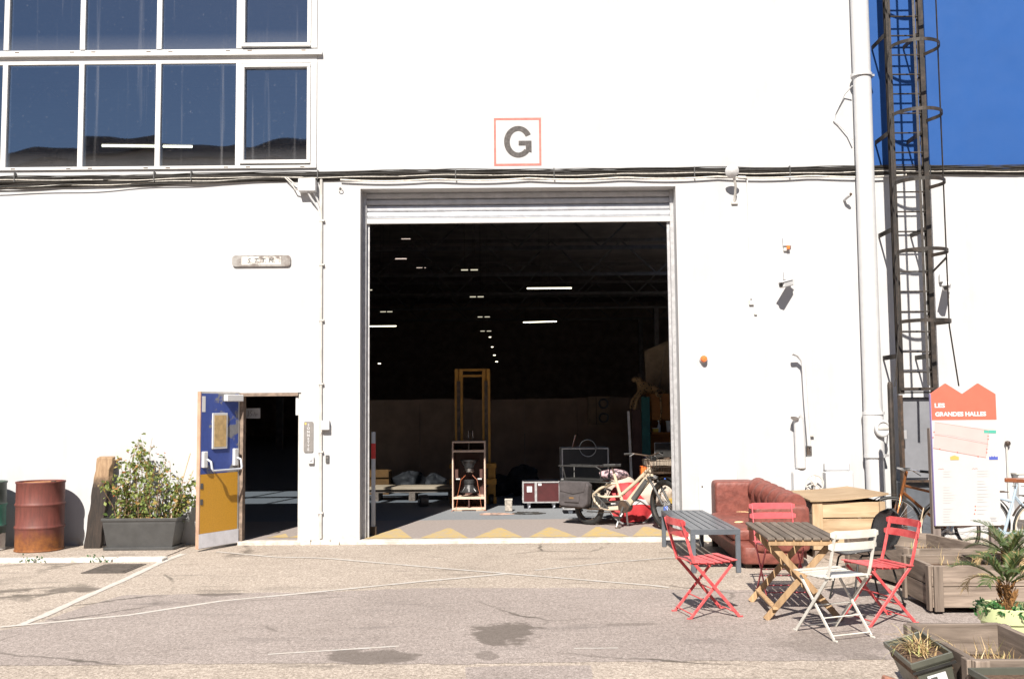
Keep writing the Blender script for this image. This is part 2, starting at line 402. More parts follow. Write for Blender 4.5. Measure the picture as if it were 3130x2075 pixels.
sheet("road_patch", [(-.33, -6.45), (-.30, -9.5), (.46, -9.5), (.51, -6.45)], .0022, m_tar, .015)
m_line = maskmix("worn_white_road_paint", (.35, .315, .28), (.50, .48, .455), 16, .42, .60, .8, .1)
def stroke(name, P, w, z=.0040, mat=None):
    b = MB(); Lp = []; Rp = []; Q = []
    for i in range(len(P) - 1):
        a = Vector(P[i]); c = Vector(P[i + 1]); n = max(1, int((c - a).length / .18))
        Q += [a.lerp(c, k / n) for k in range(n)]
    Q.append(Vector(P[-1]))
    for i, q in enumerate(Q):
        d = (Q[min(i + 1, len(Q) - 1)] - Q[max(i - 1, 0)]).normalized(); n = Vector((-d.y, d.x)); h = w / 2 * random.uniform(.8, 1.15)
        Lp.append(q + n * h); Rp.append(q - n * h)
    for i in range(len(Q) - 1):
        b.quad((Rp[i].x, Rp[i].y, z), (Rp[i + 1].x, Rp[i + 1].y, z), (Lp[i + 1].x, Lp[i + 1].y, z), (Lp[i].x, Lp[i].y, z))
    return struct(b.build(name, mat or m_line))
stroke("road_marking", [(-4.09, -.82), (-4.12, -1.5), (-4.07, -2.75), (-4.06, -3.86), (-4.04, -4.62), (-4.06, -4.98)], .085)
stroke("road_marking", [(-4.9, -5.3), (-4.2, -5.06), (-3.32, -4.62), (-2.7, -4.0), (-1.92, -3.58), (-.95, -3.02), (-.08, -2.58)], .062, .0045)
stroke("road_marking", [(-3.72, -.66), (-2.84, -1.2), (-2.44, -1.25), (-2.15, -1.36), (-.98, -2.06), (-.02, -2.6), (1.37, -3.38), (1.5, -3.5)], .056, .0050)
stroke("road_marking", [(.23, -2.35), (1.12, -1.82), (1.96, -1.44), (2.4, -1.25)], .042, .0040)
stroke("road_marking", [(-1.76, -6.06), (-1.3, -5.95), (-.85, -5.84)], .035)
stroke("road_marking", [(.43, -5.96), (.75, -5.96)], .025)
# flush kerb stones and the narrow pavement by the drums
pv = MB(); pv.b2(-16, -4.22, -1.24, .0, -.05, .012); struct(pv.build("pavement", m_aggr))
m_kerb = maskmix("painted_kerb_stone", (.30, .265, .22), (.66, .64, .60), 9, .30, .5, .8, .2)
kb = bpy.data.objects.new("kerb", None); COL.objects.link(kb); kb["kind"] = "structure"; ROOT[kb] = Matrix.Identity(4)
x = -9.3
for i, w in enumerate((.95, .92, .97, .84, .9, .6)):
    MB().b2(x + .012, x + w - .012, -1.46, -1.25, -.05, .03 + .004 * (i % 2)).build("kerb_stone", m_kerb, kb, bevel=.008); x += w
m_iron = M("cast_iron", (.055, .045, .038), .7, .3, 18, bmp=.4)
dr = thing("drain_cover", "flat rusty drain cover set in the ground left of the white line", "drain cover", (-4.48, -2.0, .0))
MB().b2(-4.72, -4.24, -2.3, -1.66, .001, .007).build("frame", m_iron, dr)
for k in range(6): MB().b2(-4.68, -4.28, -2.24 + k * .1, -2.24 + k * .1 + .06, .007, .012).build("grate_bar", m_iron, dr)

# ------------------------------------------------------------------ main hall: facade with real openings
def pierced(mb, xs, zs, holes, y0, y1):
    def hole(i, k):
        if i < 0 or k < 0 or i >= len(xs) - 1 or k >= len(zs) - 1: return None
        cx = (xs[i] + xs[i + 1]) / 2; cz = (zs[k] + zs[k + 1]) / 2
        return any(h[0] < cx < h[1] and h[2] < cz < h[3] for h in holes)
    for i in range(len(xs) - 1):
        for k in range(len(zs) - 1):
            if hole(i, k): continue
            a, b, c, d = xs[i], xs[i + 1], zs[k], zs[k + 1]
            mb.quad((a, y0, c), (b, y0, c), (b, y0, d), (a, y0, d)); mb.quad((a, y1, d), (b, y1, d), (b, y1, c), (a, y1, c))
            for (di, dk, q) in ((-1, 0, ((a, y0, d), (a, y1, d), (a, y1, c), (a, y0, c))), (1, 0, ((b, y0, c), (b, y1, c), (b, y1, d), (b, y0, d))),
                                (0, -1, ((a, y0, c), (a, y1, c), (b, y1, c), (b, y0, c))), (0, 1, ((a, y0, d), (b, y0, d), (b, y1, d), (a, y1, d)))):
                if hole(i + di, k + dk) is not False: mb.quad(*q)
hall = thing("warehouse", "white industrial hall with a wide roller gate and blue-tinted upper windows", "building", (0, 0, 0))
GX0, GX1, GZ = -2.035, 2.232, 4.745
holes = [(GX0, GX1, 0, GZ), (-3.64, -2.82, 0, 2.0), (-9.0, -2.63, 5.03, 8.3)]
f = MB()
pierced(f, [-16, -9.0, -3.64, -2.82, -2.63, GX0, GX1, 4.885], [-.3, 0, 2.0, GZ, 5.03, 8.3, 10.8], holes, 0, .3)
f.build("facade", m_wall, hall)
# broken render along the foot of the wall
m_render = M("chipped_render", (.55, .52, .47), .9, .2, 16, bmp=.6, bscale=40)
for x0, x1 in ((-2.8, -2.04), (2.24, 4.6)):
    fo = MB()
    n = int((x1 - x0) / .12)
    for k in range(n):
        a = x0 + k * (x1 - x0) / n; h = random.uniform(.03, .075); fo.b2(a, a + (x1 - x0) / n - .002, -.03 - random.uniform(0, .06), -.001, -.02, h)
    fo.build("plinth", m_render, hall)["kind"] = "stuff"
m_int = M("dark_hall_paint", (.26, .20, .165), .9, .2, 1.5, bmp=.1)
m_roof = M("dark_roof_sheet", (.24, .20, .18), .8, .2, 1.0, bmp=0)
q = MB(); q.quad((-26, .31, 0), (-26, 68, 0), (-26, 68, 10.8), (-26, .31, 10.8)); q.quad((16, .31, 0), (16, 68, 0), (16, 68, 10.8), (16, .31, 10.8))
q.quad((-26, 68, 0), (16, 68, 0), (16, 68, 10.8), (-26, 68, 10.8)); q.quad((-26, .31, -.1), (-16, .31, -.1), (-16, .31, 10.8), (-26, .31, 10.8))
q.build("inner_wall", m_int, hall)
r = MB()
slots = [(6, 14, 8, 11.2), (6, 14, 14, 17.2), (6, 14, 20, 23.2), (7, 15, 26, 29.2), (8, 15, 32, 35.2), (-5.7, -5.2, 37.5, 37.75), (-6.8, -6.1, 44.0, 44.4), (-5.9, -5.3, 47.7, 48.0)]  # wide slots: unseen openings added to brighten the dark hall; narrow slits are skylights
ys = sorted({.0, 70} | {s[2] for s in slots} | {s[3] for s in slots})
for a, b in zip(ys[:-1], ys[1:]):
    xc = [-26]
    for s in slots:
        if s[2] <= a and b <= s[3]: xc += [s[0], s[1]]
    xc.append(16)
    for k in range(0, len(xc), 2): r.b2(xc[k], xc[k + 1], a, b, 10.72, 10.8)
r.build("roof", m_roof, hall)
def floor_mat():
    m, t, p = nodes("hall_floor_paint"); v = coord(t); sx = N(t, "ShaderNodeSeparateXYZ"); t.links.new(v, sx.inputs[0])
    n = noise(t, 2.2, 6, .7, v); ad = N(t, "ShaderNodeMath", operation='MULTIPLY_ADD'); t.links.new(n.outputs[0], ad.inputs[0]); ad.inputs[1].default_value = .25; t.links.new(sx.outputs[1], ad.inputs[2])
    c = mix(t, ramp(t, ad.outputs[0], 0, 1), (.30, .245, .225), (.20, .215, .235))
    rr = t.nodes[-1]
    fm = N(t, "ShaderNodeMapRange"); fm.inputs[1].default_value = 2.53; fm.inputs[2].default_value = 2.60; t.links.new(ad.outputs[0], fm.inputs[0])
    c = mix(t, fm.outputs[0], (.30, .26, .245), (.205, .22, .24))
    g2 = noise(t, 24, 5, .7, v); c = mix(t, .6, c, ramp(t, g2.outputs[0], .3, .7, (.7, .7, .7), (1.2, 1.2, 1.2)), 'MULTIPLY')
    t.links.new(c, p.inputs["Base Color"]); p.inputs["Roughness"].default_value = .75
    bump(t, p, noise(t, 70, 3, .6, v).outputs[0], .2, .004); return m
FZ = .045
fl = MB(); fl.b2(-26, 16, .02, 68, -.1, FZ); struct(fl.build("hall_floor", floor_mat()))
m_thr = M("worn_white_threshold", (.52, .48, .43), .85, .25, 10, bmp=.3)
MB().b2(GX0 - .02, GX1 + .02, -.07, .12, -.05, FZ + .004).build("threshold", m_thr, hall, bevel=.01)
MB().b2(-3.64, -2.80, -.05, .10, -.05, FZ + .004).build("threshold", m_thr, hall, bevel=.01)
m_ytri = maskmix("worn_yellow_floor_paint", (.30, .25, .19), (.50, .36, .13), 13, .36, .60, .8, .05)
for k, xa in enumerate((-1.68, -.935, -.205, .525, 1.22, 1.91)):
    b = MB(); b.poly([(xa - .325, .16, FZ + .004), (xa + .325, .16, FZ + .004), (xa + .03, 1.28, FZ + .004), (xa - .03, 1.28, FZ + .004)]); struct(b.build("floor_marking", m_ytri))
for xa in (-2.86, -3.15): 
    b = MB(); b.poly([(xa - .2, .35, FZ + .004), (xa + .1, .35, FZ + .004), (xa - .04, .8, FZ + .004)]); struct(b.build("floor_marking", m_ytri))

# roller shutter: rolled up, its lowest slats hang below the lintel
sh = MB(); sh.b2(GX0 + .02, GX1 - .02, .262, .295, 4.74, 5.0); m_slat = M("shutter_slat_paint", (.36, .37, .395), .42, .1, 8, metal=.25, bmp=.04); cas = sh.build("roller_shutter", m_slat, hall)
zz = 4.745
for k in range(4):
    h = .088; P = [(0, 0), (.020, .012), (.026, .04), (.020, .068), (0, .082)]
    MB().prism([(a, b) for a, b in P], (GX0 + .03, .262, zz - h), (0, -1, 0), (0, 0, 1), -(GX1 - GX0 - .06)).build("slat", m_slat, cas, smooth=True); zz -= h
MB().b2(GX0 + .03, GX1 - .03, .225, .262, zz - .012, zz - .002).build("slat", m_slat, cas)
MB().b2(GX0 + .03, GX1 - .03, .23, .27, zz - .085, zz - .012).build("bottom_rail", m_frame, cas, bevel=.006)
MB().b2(.03, .15, .226, .23, zz - .06, zz - .035).build("plate", m_lgrey, cas)
for x0, sgn in ((GX0, 1), (GX1, -1)):
    gd = MB(); gd.b2(x0 + sgn * .002, x0 + sgn * .05, .20, .295, FZ, 4.74); gd.b2(x0 + sgn * .05, x0 + sgn * .085, .275, .295, FZ, 4.74)
    gd.build("guide_rail", m_galv, hall)
ps = thing("striped_post", "slim white post with one red band inside the left gate jamb", "post", (-1.93, .55, FZ))
MB().b2(-1.955, -1.905, .53, .57, FZ + .12, 1.46).build("pole", m_lgrey, ps)
MB().b2(-1.958, -1.902, .527, .573, 1.09, 1.30).build("red_band", M("red_band_paint", (.42, .03, .03), .5), ps)
MB().b2(-1.97, -1.89, .515, .585, FZ, FZ + .12).build("foot", m_dark, ps)

# upper windows
def glass_mat():
    m = bpy.data.materials.new("blue_reflective_glass"); m.use_nodes = True; t = m.node_tree; t.nodes.remove(t.nodes["Principled BSDF"])
    v = coord(t); gl = N(t, "ShaderNodeBsdfGlossy"); gl.inputs["Color"].default_value = (.52, .60, .74, 1); gl.inputs["Roughness"].default_value = .015
    b = N(t, "ShaderNodeBump"); b.inputs["Strength"].default_value = .38; b.inputs["Distance"].default_value = .02
    oi = N(t, "ShaderNodeObjectInfo"); ad = N(t, "ShaderNodeVectorMath", operation='ADD'); t.links.new(v, ad.inputs[0])
    sc = N(t, "ShaderNodeVectorMath", operation='SCALE'); sc.inputs[0].default_value = (9, 0, 5); t.links.new(oi.outputs["Random"], sc.inputs["Scale"]); t.links.new(sc.outputs[0], ad.inputs[1])
    t.links.new(noise(t, .9, 1, .4, ad.outputs[0]).outputs[0], b.inputs["Height"]); t.links.new(b.outputs[0], gl.inputs["Normal"])
    tr = N(t, "ShaderNodeBsdfTransparent"); tr.inputs[0].default_value = (.62, .70, .78, 1)
    ms = N(t, "ShaderNodeMixShader"); ms.inputs[0].default_value = .34; t.links.new(tr.outputs[0], ms.inputs[1]); t.links.new(gl.outputs[0], ms.inputs[2])
    # dust film: streaks that ran down the pane and a dirty rim at its foot
    df = N(t, "ShaderNodeBsdfDiffuse"); df.inputs[0].default_value = (.5, .5, .52, 1)
    s1 = noise(t, 1, 4, .6, coord(t, "Object", (9, 1, .25))); s2 = noise(t, 26, 3, .6, v)
    d1 = ramp(t, s1.outputs[0], .60, .82); d2 = ramp(t, s2.outputs[0], .66, .82)
    sx = N(t, "ShaderNodeSeparateXYZ"); t.links.new(coord(t, "Generated"), sx.inputs[0])
    rim = ramp(t, sx.outputs[2], .0, .16, (.5, .5, .5), (0, 0, 0))
    sm = mix(t, 1, mix(t, 1, d1, d2, 'ADD'), rim, 'ADD')
    mm = N(t, "ShaderNodeMath", operation='MULTIPLY'); mm.inputs[1].default_value = .16; t.links.new(sm, mm.inputs[0])
    m2 = N(t, "ShaderNodeMixShader"); t.links.new(mm.outputs[0], m2.inputs[0]); t.links.new(ms.outputs[0], m2.inputs[1]); t.links.new(df.outputs[0], m2.inputs[2])
    t.links.new(m2.outputs[0], t.nodes["Material Output"].inputs[0]); return m
m_glass = glass_mat()
mul = [-9.0, -7.90, -6.885, -5.842, -4.793, -3.70, -2.675]
rows = [(5.075, 6.50), (6.70, 8.16)]
win = MB()
win.b2(-9.0, -2.632, -.03, .10, 5.032, 5.075); win.b2(-9.0, -2.632, -.015, .10, 8.16, 8.298)
win.b2(-9.0, -2.632, -.005, .10, 6.50, 6.70)
wf = win.build("window_frame", m_frame, hall, bevel=.004)
MB().b2(-9.0, -2.56, -.06, -.006, 6.60, 6.645).build("drip_rail", m_frame, wf)
for k, xm in enumerate(mul):
    w = .035 if 0 < k < 6 else .042
    for (a, b) in rows: MB().b2(xm - w, xm + w, -.02, .10, a + .001, b - .001).build("mullion", m_frame, wf, bevel=.004)
for (za, zb) in rows:
    for k in range(6):
        a, b = mul[k] + .036, mul[k + 1] - .036
        if k == 5:                                            # the opening casement has its own raised frame
            cs = MB(); 
            for q in ((a + .002, b - .002, za + .02, za + .07), (a + .002, b - .002, zb - .07, zb - .02), (a + .002, a + .05, za + .071, zb - .071), (b - .05, b - .002, za + .071, zb - .071)): cs.b2(q[0], q[1], -.045, .03, q[2], q[3])
            co = cs.build("casement", m_frame, wf, bevel=.004); a, b, c, d = a + .051, b - .051, za + .071, zb - .071
        else: co = wf; c, d = za + .002, zb - .002
        w0, w1, w2 = [random.uniform(-.004, .004) for _ in range(3)]; p = MB(); p.quad((a, .02 + w0, c), (b, .02 + w1, c), (b, .02 + w1 + w2, d), (a, .02 + w0 + w2, d)); po = p.build("pane", m_glass, wf)
    for k in range(6):
        for dx in (.14, .86):
            xw = mul[k] + dx * (mul[k + 1] - mul[k]); MB().b2(xw - .03, xw + .03, -.0335, -.03, 5.046, 5.058).build("drain_slot", m_dark, wf) if za < 6 else MB().b2(xw - .03, xw + .03, -.0095, -.005, 6.665, 6.68).build("drain_slot", m_dark, wf)

# neighbouring hall: blue above the cables, white below
nb = thing("neighbouring_hall", "blue and white rendered hall wall behind the caged ladder", "building", (9, 0, 0))
MB().b2(4.935, 16, .02, .3, 4.93, 10.8).build("upper_wall", m_blue_wall, nb)
MB().b2(4.935, 16, .012, .3, -.3, 4.929).build("lower_wall", m_wall, nb)
MB().b2(4.887, 4.933, .06, .28, -.3, 10.8).build("joint", m_black, nb)
# the hall across the yard, behind the camera: it shows in the panes
m_opp = M("brown_brick_far", (.34, .27, .22), .85, .25, .6, bmp=.1)
op = thing("opposite_hall", "long low brown hall reflected in the upper window panes", "building", (-10, -46, 0))
MB().b2(-90, 60, -70, -46, 0, 17.2).build("wall", m_opp, op)
MB().b2(-90.5, 60.5, -70.5, -45.4, 17.2, 18.0).build("roof", m_roof, op)
for k in range(26): MB().b2(-86 + k * 5.6, -83 + k * 5.6, -46.02, -45.9, 5, 9).build("window", m_dark, op)

# roof trusses and columns
m_truss = M("painted_truss_steel", (.16, .14, .13), .7, .2, 4, bmp=0)
for yt in (12, 20, 28, 36, 44, 52, 60):
    m = MB(); m.b2(-26, 16, yt - .08, yt + .08, 8.5, 8.66); m.b2(-26, 16, yt - .08, yt + .08, 10.2, 10.36); x = -26.0; kq = 0
    while x < 15.5: m.bar((x, yt, 8.6 if kq % 2 else 10.25), (x + 1.75, yt, 10.25 if kq % 2 else 8.6), .07, .07); x += 1.75; kq += 1
    m.build("truss", m_truss, hall)["kind"] = "stuff"
    for xc in (-11.5, 9.5): MB().b2(xc - .15, xc + .15, yt - .15, yt + .15, FZ, 8.49).build("column", m_truss, hall)
# partition and lamps deep inside the hall
m_part = M("brown_partition", (.24, .16, .11), .8, .2, 2, bmp=.1)
pt = thing("partition", "low brown board partition deep inside the dark hall", "partition", (0, 10, FZ))
for k in range(11): MB().b2(-4.6 + k * 1.22, -4.6 + k * 1.22 + 1.212, 10, 10.04, FZ, 2.02 + .012 * (k % 3)).build("panel", m_part, pt)
m_tube = emit("fluorescent_tube", (1, .93, .68), 2.6); m_tube_dim = emit("fluorescent_tube_far", (1, .93, .70), .38)
def lamp(xa, xb, y, z, zb=None, dim=False, label=""):
    zb = z if zb is None else zb; xm = (xa + xb) / 2
    o = thing("fluorescent_lamp", label, "lamp", (xm, y, z + .05), 0, "lit tubes under the hall roof")
    MB().tube([(xa, y, z), (xb, y, zb)], .022 if not dim else .02, 8).build("tube", m_tube_dim if dim else m_tube, o)
    MB().bar((xa, y, z + .05), (xb, y, zb + .05), .07, .04).build("housing", m_dark, o)
    MB().bar((xm, y, (z + zb) / 2 + .06), (xm, y, 10.7), .01, .01).build("hanger", m_dark, o)
lamp(.52, 2.02, 20.0, 5.88, None, False, "brightest long tube high in the gate opening, upper of the two at centre right")
lamp(.50, 1.98, 30.6, 5.70, 5.73, False, "slightly tilted long tube below the brightest one at centre right of the gate opening")
lamp(-6.9, -5.4, 33.0, 5.80, None, False, "long tube touching the left gate jamb")
lamp(-6.80, -5.30, 3.0, 6.20, 6.17, False, "long tube seen through the lower row of upper windows")
for k, (xa, xb, yy) in enumerate(((1065, 1081, 614), (1087, 1104, 614), (1085, 1099, 677), (1103, 1117, 677), (1103, 1114, 724), (1119, 1131, 724), (1109, 1119, 757), (1124, 1134, 757), (842, 858, 659), (877, 890, 710), (893, 905, 710))):
    d = 4.6 * 2299 / (947 - yy)
    z = 1.7 + (947 - yy) * d / 2299
    lamp((xa - 1182) * d / 2299, (xb - 1182) * d / 2299, -13.3 + d, z, None, True, ["faint short tube above the yellow mast, %s" % ("first pair from the top, left half", "first pair from the top, right half", "second pair from the top, left half", "second pair from the top, right half", "third pair, left half", "third pair, right half", "lowest pair, left half", "lowest pair, right half", "", "", "")[k], "faint short tube by the left gate jamb, %s" % ("highest one", "left of a lower pair", "right of a lower pair")[max(0, k - 8)]][k > 7])
m_dot = emit("far_lamp", (1, .92, .68), 2.0)
for k, (xx, yy) in enumerate(((1131, 772), (1136, 795), (1141, 814), (1146, 829), (846, 815), (875, 831))):
    d = 75.0 - k * 3; z = 1.7 + (948 - yy) * d / 2299; xc = (xx - 1182) * d / 2299
    o = thing("hall_lamp", "tiny distant lamp above the yellow mast, %s from the top" % ("first", "second", "third", "fourth")[k] if k < 4 else "tiny distant lamp near the left gate jamb, %s of two" % ("upper", "lower")[k - 4], "lamp", (xc, -13.3 + d, z), 0, "tiny far lamps in the gate opening")
    MB().b2(xc - .08, xc + .08, -13.35 + d, -13.25 + d, z - .025, z + .025).build("bulb", m_dot, o)
    MB().b2(xc - .15, xc + .15, -13.36 + d, -13.24 + d, z + .036, z + .09).build("housing", m_dark, o)

# ------------------------------------------------------------------ fixtures on the walls
def ring(c, r, n=24, ax=(0, 0, 1)):
    ax = Vector(ax).normalized(); u = ax.orthogonal().normalized(); w = ax.cross(u)
    return [Vector(c) + (u * math.cos(2 * math.pi * k / n) + w * math.sin(2 * math.pi * k / n)) * r for k in range(n)]
sg = thing("letter_sign", "square red outline with a big black letter G above the gate", "sign", (.10, 0, 5.04))
sx0, sx1, sz0, sz1, bw = -.222, .420, 5.045, 5.705, .028
MB().b2(sx0, sx1, -.004, -.001, sz0, sz0 + bw).build("border", m_salmon, sg); MB().b2(sx0, sx1, -.004, -.001, sz1 - bw, sz1).build("border", m_salmon, sg)
MB().b2(sx0, sx0 + bw, -.004, -.001, sz0 + bw, sz1 - bw).build("border", m_salmon, sg); MB().b2(sx1 - bw, sx1, -.004, -.001, sz0 + bw, sz1 - bw).build("border", m_salmon, sg)
gm = MB(); cx_, cz_, rx, rz_, sw, sh_ = .108, 5.375, .193, .217, .078, .066
A = [R(28 + k * (318 - 28) / 40) for k in range(41)]
po = [(cx_ + rx * math.cos(a), -.006, cz_ + rz_ * math.sin(a)) for a in A]; pi_ = [(cx_ + (rx - sw) * math.cos(a), -.006, cz_ + (rz_ - sh_) * math.sin(a)) for a in A]
for k in range(40): gm.quad(pi_[k], po[k], po[k + 1], pi_[k + 1])
gm.quad((cx_ + .005, -.0062, cz_ + .012), (cx_ + .005, -.0062, cz_ - .05), (cx_ + .18, -.0062, cz_ - .05), (cx_ + .18, -.0062, cz_ + .012))
gm.quad((cx_ + .102, -.0064, cz_ + .01), (cx_ + .102, -.0064, cz_ - .125), (cx_ + .18, -.0064, cz_ - .15), (cx_ + .18, -.0064, cz_ + .01))
gm.build("letter", m_gletter, sg)

# cable bundle along the facade
cb = thing("cable_bundle", "thick bundle of black cables strung along the whole facade", "cable", (0, 0, 4.87))
random.seed(11)
for k in range(26):
    zc = 4.878 + .0095 * (k % 12) + random.uniform(-.004, .004); r0 = random.choice((.006, .008, .010, .005)); yv = -.012 - .012 * (k % 4)
    P = []; x = -9.0; ph = random.uniform(0, 6)
    while x < 7.8:
        sag = .010 * math.sin(x * 2.1 + ph) + .006 * math.sin(x * 5.3 + ph * 2)
        left = max(0, (-2.2 - x) / 5); drop = left * random.Random(k).uniform(-.01, .12)
        pipe = -.27 * math.exp(-((x - 4.78) / .17) ** 4) * 0
        P.append((x, yv + pipe, zc + sag - drop)); x += .22
    MB().tube(P, r0, 5).build("cable", m_cable_w if k in (3, 17) else m_cable, cb, smooth=True)
for k, (dz, amp) in enumerate(((.09, .03), (.105, .02), (.16, .05))):
    P = [(-9 + .2 * i, -.03 - .008 * k, 4.91 - dz * min(1, max(0, (-2.7 - (-9 + .2 * i)) / 3.6)) + .012 * math.sin(i * .9 + k)) for i in range(32)]
    MB().tube(P, .007, 5).build("cable", m_cable if k != 1 else m_cable_w, cb, smooth=True)
x = -8.8
while x < 7.5:
    if not 4.5 < x < 5.0: MB().b2(x, x + .012, -.062, -.001, 4.866, 4.998).build("clip", m_dgrey, cb)
    x += random.uniform(.5, 1.9)
P = [(-2.3 + .15 * i, -.045, 4.862 - .025 * abs(math.sin(i * .37))) for i in range(52)]
wc = thing("white_cable", "white wavy cable hanging just under the black cable bundle", "cable", (0, 0, 4.84))
MB().tube(P, .011, 6).build("sheath", m_cable_w, wc, smooth=True)

# junction box, conduits
jb = thing("junction_box", "white junction box under the cables left of the gate", "box", (-2.735, 0, 4.68))
MB().b2(-2.852, -2.62, -.14, -.001, 4.69, 4.865).build("case", m_white, jb, bevel=.008)
MB().tube([(-2.73, -.10, 4.69), (-2.69, -.07, 4.61), (-2.60, -.03, 4.48), (-2.565, -.02, 4.36)], .014, 8).build("flexible_conduit", m_white, jb, smooth=True)
MB().tube([(-2.66, -.08, 4.69), (-2.62, -.05, 4.62), (-2.575, -.02, 4.5)], .013, 8).build("flexible_conduit", m_white, jb, smooth=True)
MB().tube([(-3.05, -.05, 4.90), (-2.95, -.05, 4.80), (-2.90, -.07, 4.72), (-2.85, -.1, 4.73)], .009, 8).build("flexible_conduit", m_white_dirty, jb, smooth=True)
MB().tube([(-3.02, -.05, 4.90), (-2.93, -.05, 4.82), (-2.85, -.08, 4.79)], .009, 8).build("flexible_conduit", m_white_dirty, jb, smooth=True)
co = thing("conduit", "thin white vertical conduit running down the wall beside the small door", "pipe", (-2.55, 0, .06))
MB().tube([(-2.562, -.022, 4.9), (-2.556, -.022, 3.2), (-2.545, -.022, .08)], .020, 8).build("pipe", m_white_dirty, co, smooth=True)
for z in (.4, 1.2, 2.1, 2.95, 3.7, 4.3): MB().b2(-2.585, -2.515, -.045, -.001, z, z + .022).build("clip", m_white_dirty, co)
c2 = thing("conduit", "slim white conduit dropping from the cables right of the gate", "pipe", (3.2, 0, 3.17))
MB().tube([(3.08, -.02, 4.87), (3.18, -.02, 4.86), (3.203, -.02, 4.80), (3.213, -.02, 3.2)], .011, 8).build("pipe", m_white, c2, smooth=True)
MB().b2(3.185, 3.243, -.03, -.001, 3.12, 3.18).build("clip", m_white_dirty, c2); MB().b2(3.25, 3.285, -.025, -.001, 2.985, 3.01).build("stub", m_white_dirty, c2)
hk = thing("wall_ring", "small white iron ring on the wall left of the gate lintel", "ring", (-2.30, 0, 4.74))
MB().tube(ring((-2.302, -.03, 4.735), .028, 14, (.25, 1, 0)), .006, 6, True).build("ring", m_white_dirty, hk, smooth=True); MB().b2(-2.325, -2.295, -.03, -.001, 4.76, 4.78).build("eye", m_white_dirty, hk)

# old lamp box and enamel plates
st = thing("plate_sign", "long rusty white plate lettered S.T.T.M. above the small door", "sign", (-3.36, 0, 3.69))
def rrect(w, h, r, n=5):
    P = []
    for cx2, cz2, a0 in ((w / 2 - r, h / 2 - r, 0), (-w / 2 + r, h / 2 - r, 90), (-w / 2 + r, -h / 2 + r, 180), (w / 2 - r, -h / 2 + r, 270)):
        for k in range(n + 1): a = R(a0 + 90 * k / n); P.append((cx2 + r * math.cos(a), cz2 + r * math.sin(a)))
    return P
MB().prism(rrect(.785, .150, .045), (-3.363, -.001, 3.77), (1, 0, 0), (0, 0, 1), .028).build("plate", maskmix("scuffed_grey_plate", (.12, .10, .09), (.22, .21, .20), 7, .4, .6, .5, .1), st)
MB().prism(rrect(.53, .112, .01), (-3.363, -.0295, 3.773), (1, 0, 0), (0, 0, 1), .0015).build("paint", maskmix("flaking_white_paint", (.12, .10, .09), (.40, .39, .37), 11, .36, .5, .5, .1), st)
text("lettering", "S. T. T. M.", (-3.365, -.034, 3.745), .085, m_ink, st, align='CENTER', shear=.2, sx=1.05)
so = thing("bell_sign", "grey upright plate lettered SONNETTE beside the small door", "sign", (-2.716, 0, 1.21))
MB().prism(rrect(.124, .405, .02), (-2.716, -.001, 1.41), (1, 0, 0), (0, 0, 1), .014).build("plate", M("grey_enamel", (.15, .14, .135), .4, .12, 9), so)
for k, ch in enumerate("SONNETTE"): text("lettering", ch, (-2.716, -.0165, 1.555 - k * .0465), .046, m_white, so, align='CENTER', off=.0012)
MB().b2(-2.765, -2.745, -.0158, -.0152, 1.572, 1.598).build("sticker", M("yellow_sticker", (.6, .42, .08), .5), so)
bl = thing("doorbell", "small round-edged white bell push below the upright grey plate", "doorbell", (-2.675, 0, 1.05))
MB().b2(-2.715, -2.637, -.045, -.001, 1.055, 1.15).build("case", m_white, bl, bevel=.012, seg=2); MB().lathe([(.02, 0), (.018, .012), (0, .013)], (-2.676, -.045, 1.115), 14, (0, -1, 0)).build("button", m_lgrey, bl)
bk = thing("intercom", "tiny black intercom panel on the wall left of the gate", "intercom", (-2.462, 0, 1.07))
MB().b2(-2.485, -2.439, -.025, -.001, 1.066, 1.166).build("case", m_dgrey, bk, bevel=.004); MB().b2(-2.475, -2.449, -.0275, -.0252, 1.12, 1.15).build("lens", m_chrome, bk)
cx = thing("socket_box", "white socket box on the conduit left of the gate", "box", (-2.48, 0, 1.48))
MB().b2(-2.535, -2.43, -.085, -.001, 1.50, 1.625).build("case", m_white, cx, bevel=.006); MB().tube([(-2.53, -.04, 1.50), (-2.55, -.04, 1.45), (-2.555, -.03, 1.40)], .009, 6).build("cable_tail", m_white_dirty, cx)

# swan-neck lamp, motion detector, sensors, cameras, beacon
la = thing("wall_lamp", "round white disc lamp on a bent arm over the cables right of the gate", "lamp", (3.02, 0, 4.5))
MB().lathe([(.0, .035), (.06, .028), (.088, .008), (.092, -.01), (.06, -.025), (0, -.03)], (2.955, -.22, 4.885), 28, (-.1, -.88, -.45)).build("disc", m_white, la, smooth=True)
MB().tube([(3.022, -.02, 4.52), (3.025, -.05, 4.60), (3.018, -.13, 4.72), (2.985, -.18, 4.83), (2.965, -.2, 4.87)], .017, 10).build("arm", m_white_dirty, la, smooth=True)
MB().b2(2.98, 3.065, -.03, -.001, 4.485, 4.525).build("mount", m_white_dirty, la, bevel=.006)
pd = thing("motion_sensor", "small white sensor with a dark eye near the top of the thick pipe", "sensor", (4.52, 0, 4.5))
MB().tube([(4.51, -.002, 4.53), (4.515, -.09, 4.545), (4.54, -.14, 4.57)], [.018, .02, .024], 10).build("arm", m_white, pd, smooth=True)
MB().lathe([(.0, .012), (.016, .01), (.02, 0)], (4.548, -.16, 4.578), 14, (.1, -1, -.1)).build("eye", m_dark, pd)
se = thing("flash_sensor", "white wall sensor box with an orange lens, above the camera", "sensor", (3.71, 0, 3.89))
MB().prism([(-.052, 0), (.05, 0), (.05, .115), (-.06, .115)], (3.712, -.001, 3.905), (1, 0, 0), (0, 0, 1), .05).build("case", m_white, se, bevel=.006)
